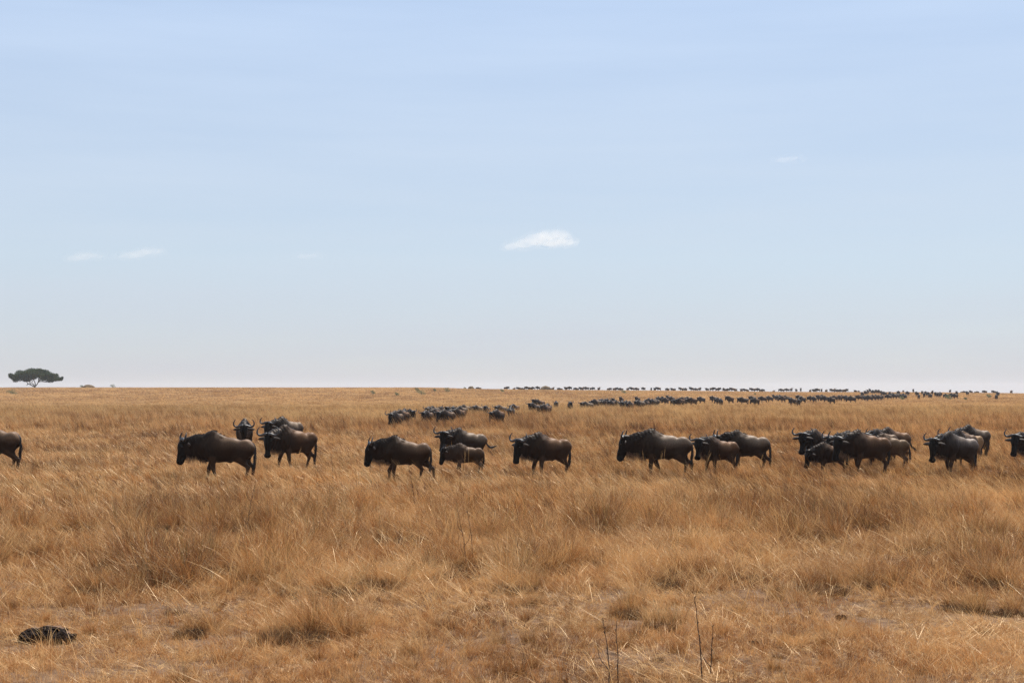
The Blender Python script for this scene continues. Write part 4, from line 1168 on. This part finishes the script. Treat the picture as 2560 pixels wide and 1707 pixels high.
def clod(px, py, w, h, lab, seed, deep=.6):
    """crumbling lip of earth over a hollow"""
    r = np.random.default_rng(seed)
    s = ray(px, py); d = EYE / -s[1]; k = d / F_PX
    W, Hh = w * k, h * k * 1.1
    nu, nv = 110, 34
    u = np.linspace(-1, 1, nu); v = np.linspace(0, 1, nv)
    U, Vv = np.meshgrid(u, v, indexing='ij')
    prof = np.clip(1 - np.abs(U + .12 * np.sin(U * 3 + seed)) ** 4, 0, 1) ** .5
    ang = Vv * np.pi
    X = U * W / 2 * (1 + .08 * (vnoise(U * 3, Vv * 6 + seed, .5) - .5)) + .02 * (vnoise(U * 9 + seed, Vv * 9, .5) - .5)
    jag = .62 + .42 * vnoise(U * 2.2 + seed * 3, Vv * .3, .45) + .2 * (vnoise(U * 7, Vv * 1.5 + seed, .4) - .5)
    Z = Hh * prof * np.sin(ang) ** .28 * jag + .018 * (vnoise(U * 9 + seed, Vv * 8, .5) - .5) + .016 * (vnoise(U * 26 + seed, Vv * 15, .5) - .5)
    Yy = -np.cos(ang) * deep * W * .38 * prof + .05 * (vnoise(U * 7, Vv * 9 + seed, .5) - .5) + .03 * (vnoise(U * 22, Vv * 19 + seed, .5) - .5)
    V = np.stack([X, Yy, Z - .01], -1).reshape(-1, 3)
    i = np.arange(nu - 1)[:, None] * nv; j = np.arange(nv - 1)[None]
    Q = np.stack([i + j, i + nv + j, i + nv + j + 1, i + j + 1], -1).reshape(-1, 4)
    x = s[0] * d
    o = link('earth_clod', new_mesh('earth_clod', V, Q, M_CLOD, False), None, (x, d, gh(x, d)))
    tag(o, lab, 'earth clod', 'dark lumps of earth in the foreground')
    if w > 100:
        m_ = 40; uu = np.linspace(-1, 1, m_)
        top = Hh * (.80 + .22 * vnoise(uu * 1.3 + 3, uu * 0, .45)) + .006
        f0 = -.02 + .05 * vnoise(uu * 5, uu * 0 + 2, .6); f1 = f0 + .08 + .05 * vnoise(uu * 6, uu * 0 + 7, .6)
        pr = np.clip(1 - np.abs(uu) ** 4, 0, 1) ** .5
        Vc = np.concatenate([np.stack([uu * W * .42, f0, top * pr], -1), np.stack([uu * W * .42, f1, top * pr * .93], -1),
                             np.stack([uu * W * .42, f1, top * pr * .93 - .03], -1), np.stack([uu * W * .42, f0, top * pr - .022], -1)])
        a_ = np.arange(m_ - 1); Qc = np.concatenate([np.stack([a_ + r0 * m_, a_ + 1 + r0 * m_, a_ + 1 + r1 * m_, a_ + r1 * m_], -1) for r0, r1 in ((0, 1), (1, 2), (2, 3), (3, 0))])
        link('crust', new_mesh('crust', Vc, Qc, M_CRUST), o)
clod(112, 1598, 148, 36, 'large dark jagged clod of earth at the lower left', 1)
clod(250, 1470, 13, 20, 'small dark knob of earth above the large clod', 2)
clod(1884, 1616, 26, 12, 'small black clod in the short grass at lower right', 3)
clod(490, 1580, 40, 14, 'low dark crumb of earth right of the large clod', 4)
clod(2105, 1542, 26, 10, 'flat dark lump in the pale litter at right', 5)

# ------------------------------------------------------------------ clouds
def cloud_mat(name, dens):
    m, nt, out = mat_new(name)
    v = N(nt, 'ShaderNodeVolumePrincipled')
    v.inputs['Color'].default_value = (1, 1, 1, 1); v.inputs['Density'].default_value = dens; v.inputs['Anisotropy'].default_value = 0.3
    tcn = N(nt, 'ShaderNodeTexCoord'); nn = N(nt, 'ShaderNodeTexNoise', i_Scale=.045, i_Detail=3.0)
    mr = N(nt, 'ShaderNodeMapRange'); mr.inputs['From Min'].default_value = .38; mr.inputs['From Max'].default_value = .62
    mr.inputs['To Min'].default_value = dens * .65; mr.inputs['To Max'].default_value = dens * 1.25
    nt.links.new(tcn.outputs['Object'], nn.inputs['Vector']); nt.links.new(nn.outputs['Fac'], mr.inputs['Value']); nt.links.new(mr.outputs['Result'], v.inputs['Density'])
    v.inputs['Color'].default_value = (.93, .885, .82, 1)
    nt.links.new(v.outputs[0], out.inputs['Volume']); return m
def build_cloud(lobes, cxp, cyp, lab, dens, seed):
    d = 4200.0; s = ray(cxp, cyp); k = d / F_PX
    r = np.random.default_rng(seed)
    C = np.array([((u - cxp) * k, r.uniform(-.4, .4) * ru * k, (cyp - v) * k) for u, v, ru, rv in lobes]); Rr = np.array([(ru * k, ru * k * .8, rv * k) for u, v, ru, rv in lobes])
    lo = (C - Rr).min(0) - 24; hi = (C + Rr).max(0) + 24; vx = max((hi - lo).max() / 90, 1.2)
    g = [np.arange(lo[i], hi[i], vx) for i in range(3)]; G = np.stack(np.meshgrid(*g, indexing='ij'), -1); sh = G.shape[:3]; G = G.reshape(-1, 3)
    f = np.full(len(G), 99.0)
    for c, q in zip(C, Rr):
        dd = (np.linalg.norm((G - c) / q, axis=1) - 1) * q.min()
        h = np.clip(.5 + .5 * (dd - f) / 8, 0, 1); f = dd + (f - dd) * h - 8 * h * (1 - h)
    f += 9 * (vnoise(G[:, 0] + G[:, 1] * .7, G[:, 2] * 1.5 + G[:, 1] * .4, 14) - .5)
    V, Q = surface_nets(f.reshape(sh), lo, vx)
    o = link('cloud', new_mesh('cloud', V, Q, cloud_mat('cloud_vapour', dens), True), None, (s[0] * d, d, EYE + s[1] * d))
    tag(o, lab, 'cloud', 'small white clouds low in the sky')
    f -= 7 * (.5 + vnoise(G[:, 0] * .8, G[:, 2] + G[:, 1] * .4, 9))
    V, Q = surface_nets(f.reshape(sh), lo, vx)
    link('fringe', new_mesh('fringe', V, Q, cloud_mat('cloud_fringe', dens * .22), True), o)
build_cloud([(1282, 617, 20, 9), (1308, 609, 26, 12), (1340, 600, 28, 15), (1370, 593, 30, 18), (1400, 592, 26, 18), (1415, 603, 20, 12), (1380, 604, 50, 10)], 1350, 600, 'largest small white cloud near the middle of the sky', .0065, 1)
build_cloud([(180, 648, 14, 5), (205, 642, 22, 8), (235, 640, 20, 7)], 210, 643, 'faint flat cloud farthest to the left above the tree', .0035, 2)
build_cloud([(305, 643, 14, 5), (335, 638, 24, 8), (370, 630, 24, 8), (393, 627, 12, 7)], 350, 636, 'thin slanting cloud second from the left', .004, 3)
build_cloud([(760, 640, 14, 5), (785, 640, 16, 4)], 772, 640, 'barely visible wisp of cloud left of the largest one', .002, 4)
build_cloud([(1960, 400, 16, 4), (1985, 396, 18, 5)], 1972, 398, 'tiny high wisp of cloud in the upper right', .0025, 5)

# ------------------------------------------------------------------ haze
def build_haze():
    m, nt, out = mat_new('haze_air')
    v = N(nt, 'ShaderNodeVolumePrincipled')
    v.inputs['Color'].default_value = (.86, .90, .96, 1); v.inputs['Density'].default_value = 0.00016; v.inputs['Anisotropy'].default_value = 0.2
    nt.links.new(v.outputs[0], out.inputs['Volume'])
    x0, x1, y0, y1, z0, z1 = -2600, 2600, -60, 2650, -36, 12
    V = [(x, y, z) for x in (x0, x1) for y in (y0, y1) for z in (z0, z1)]
    Q = np.array([[0, 1, 3, 2], [4, 6, 7, 5], [0, 4, 5, 1], [2, 3, 7, 6], [0, 2, 6, 4], [1, 5, 7, 3]])
    o = link('haze', new_mesh('haze', V, Q, m))
    tag(o, 'thin pale heat haze over the plain', None, None, 'stuff')
build_haze()
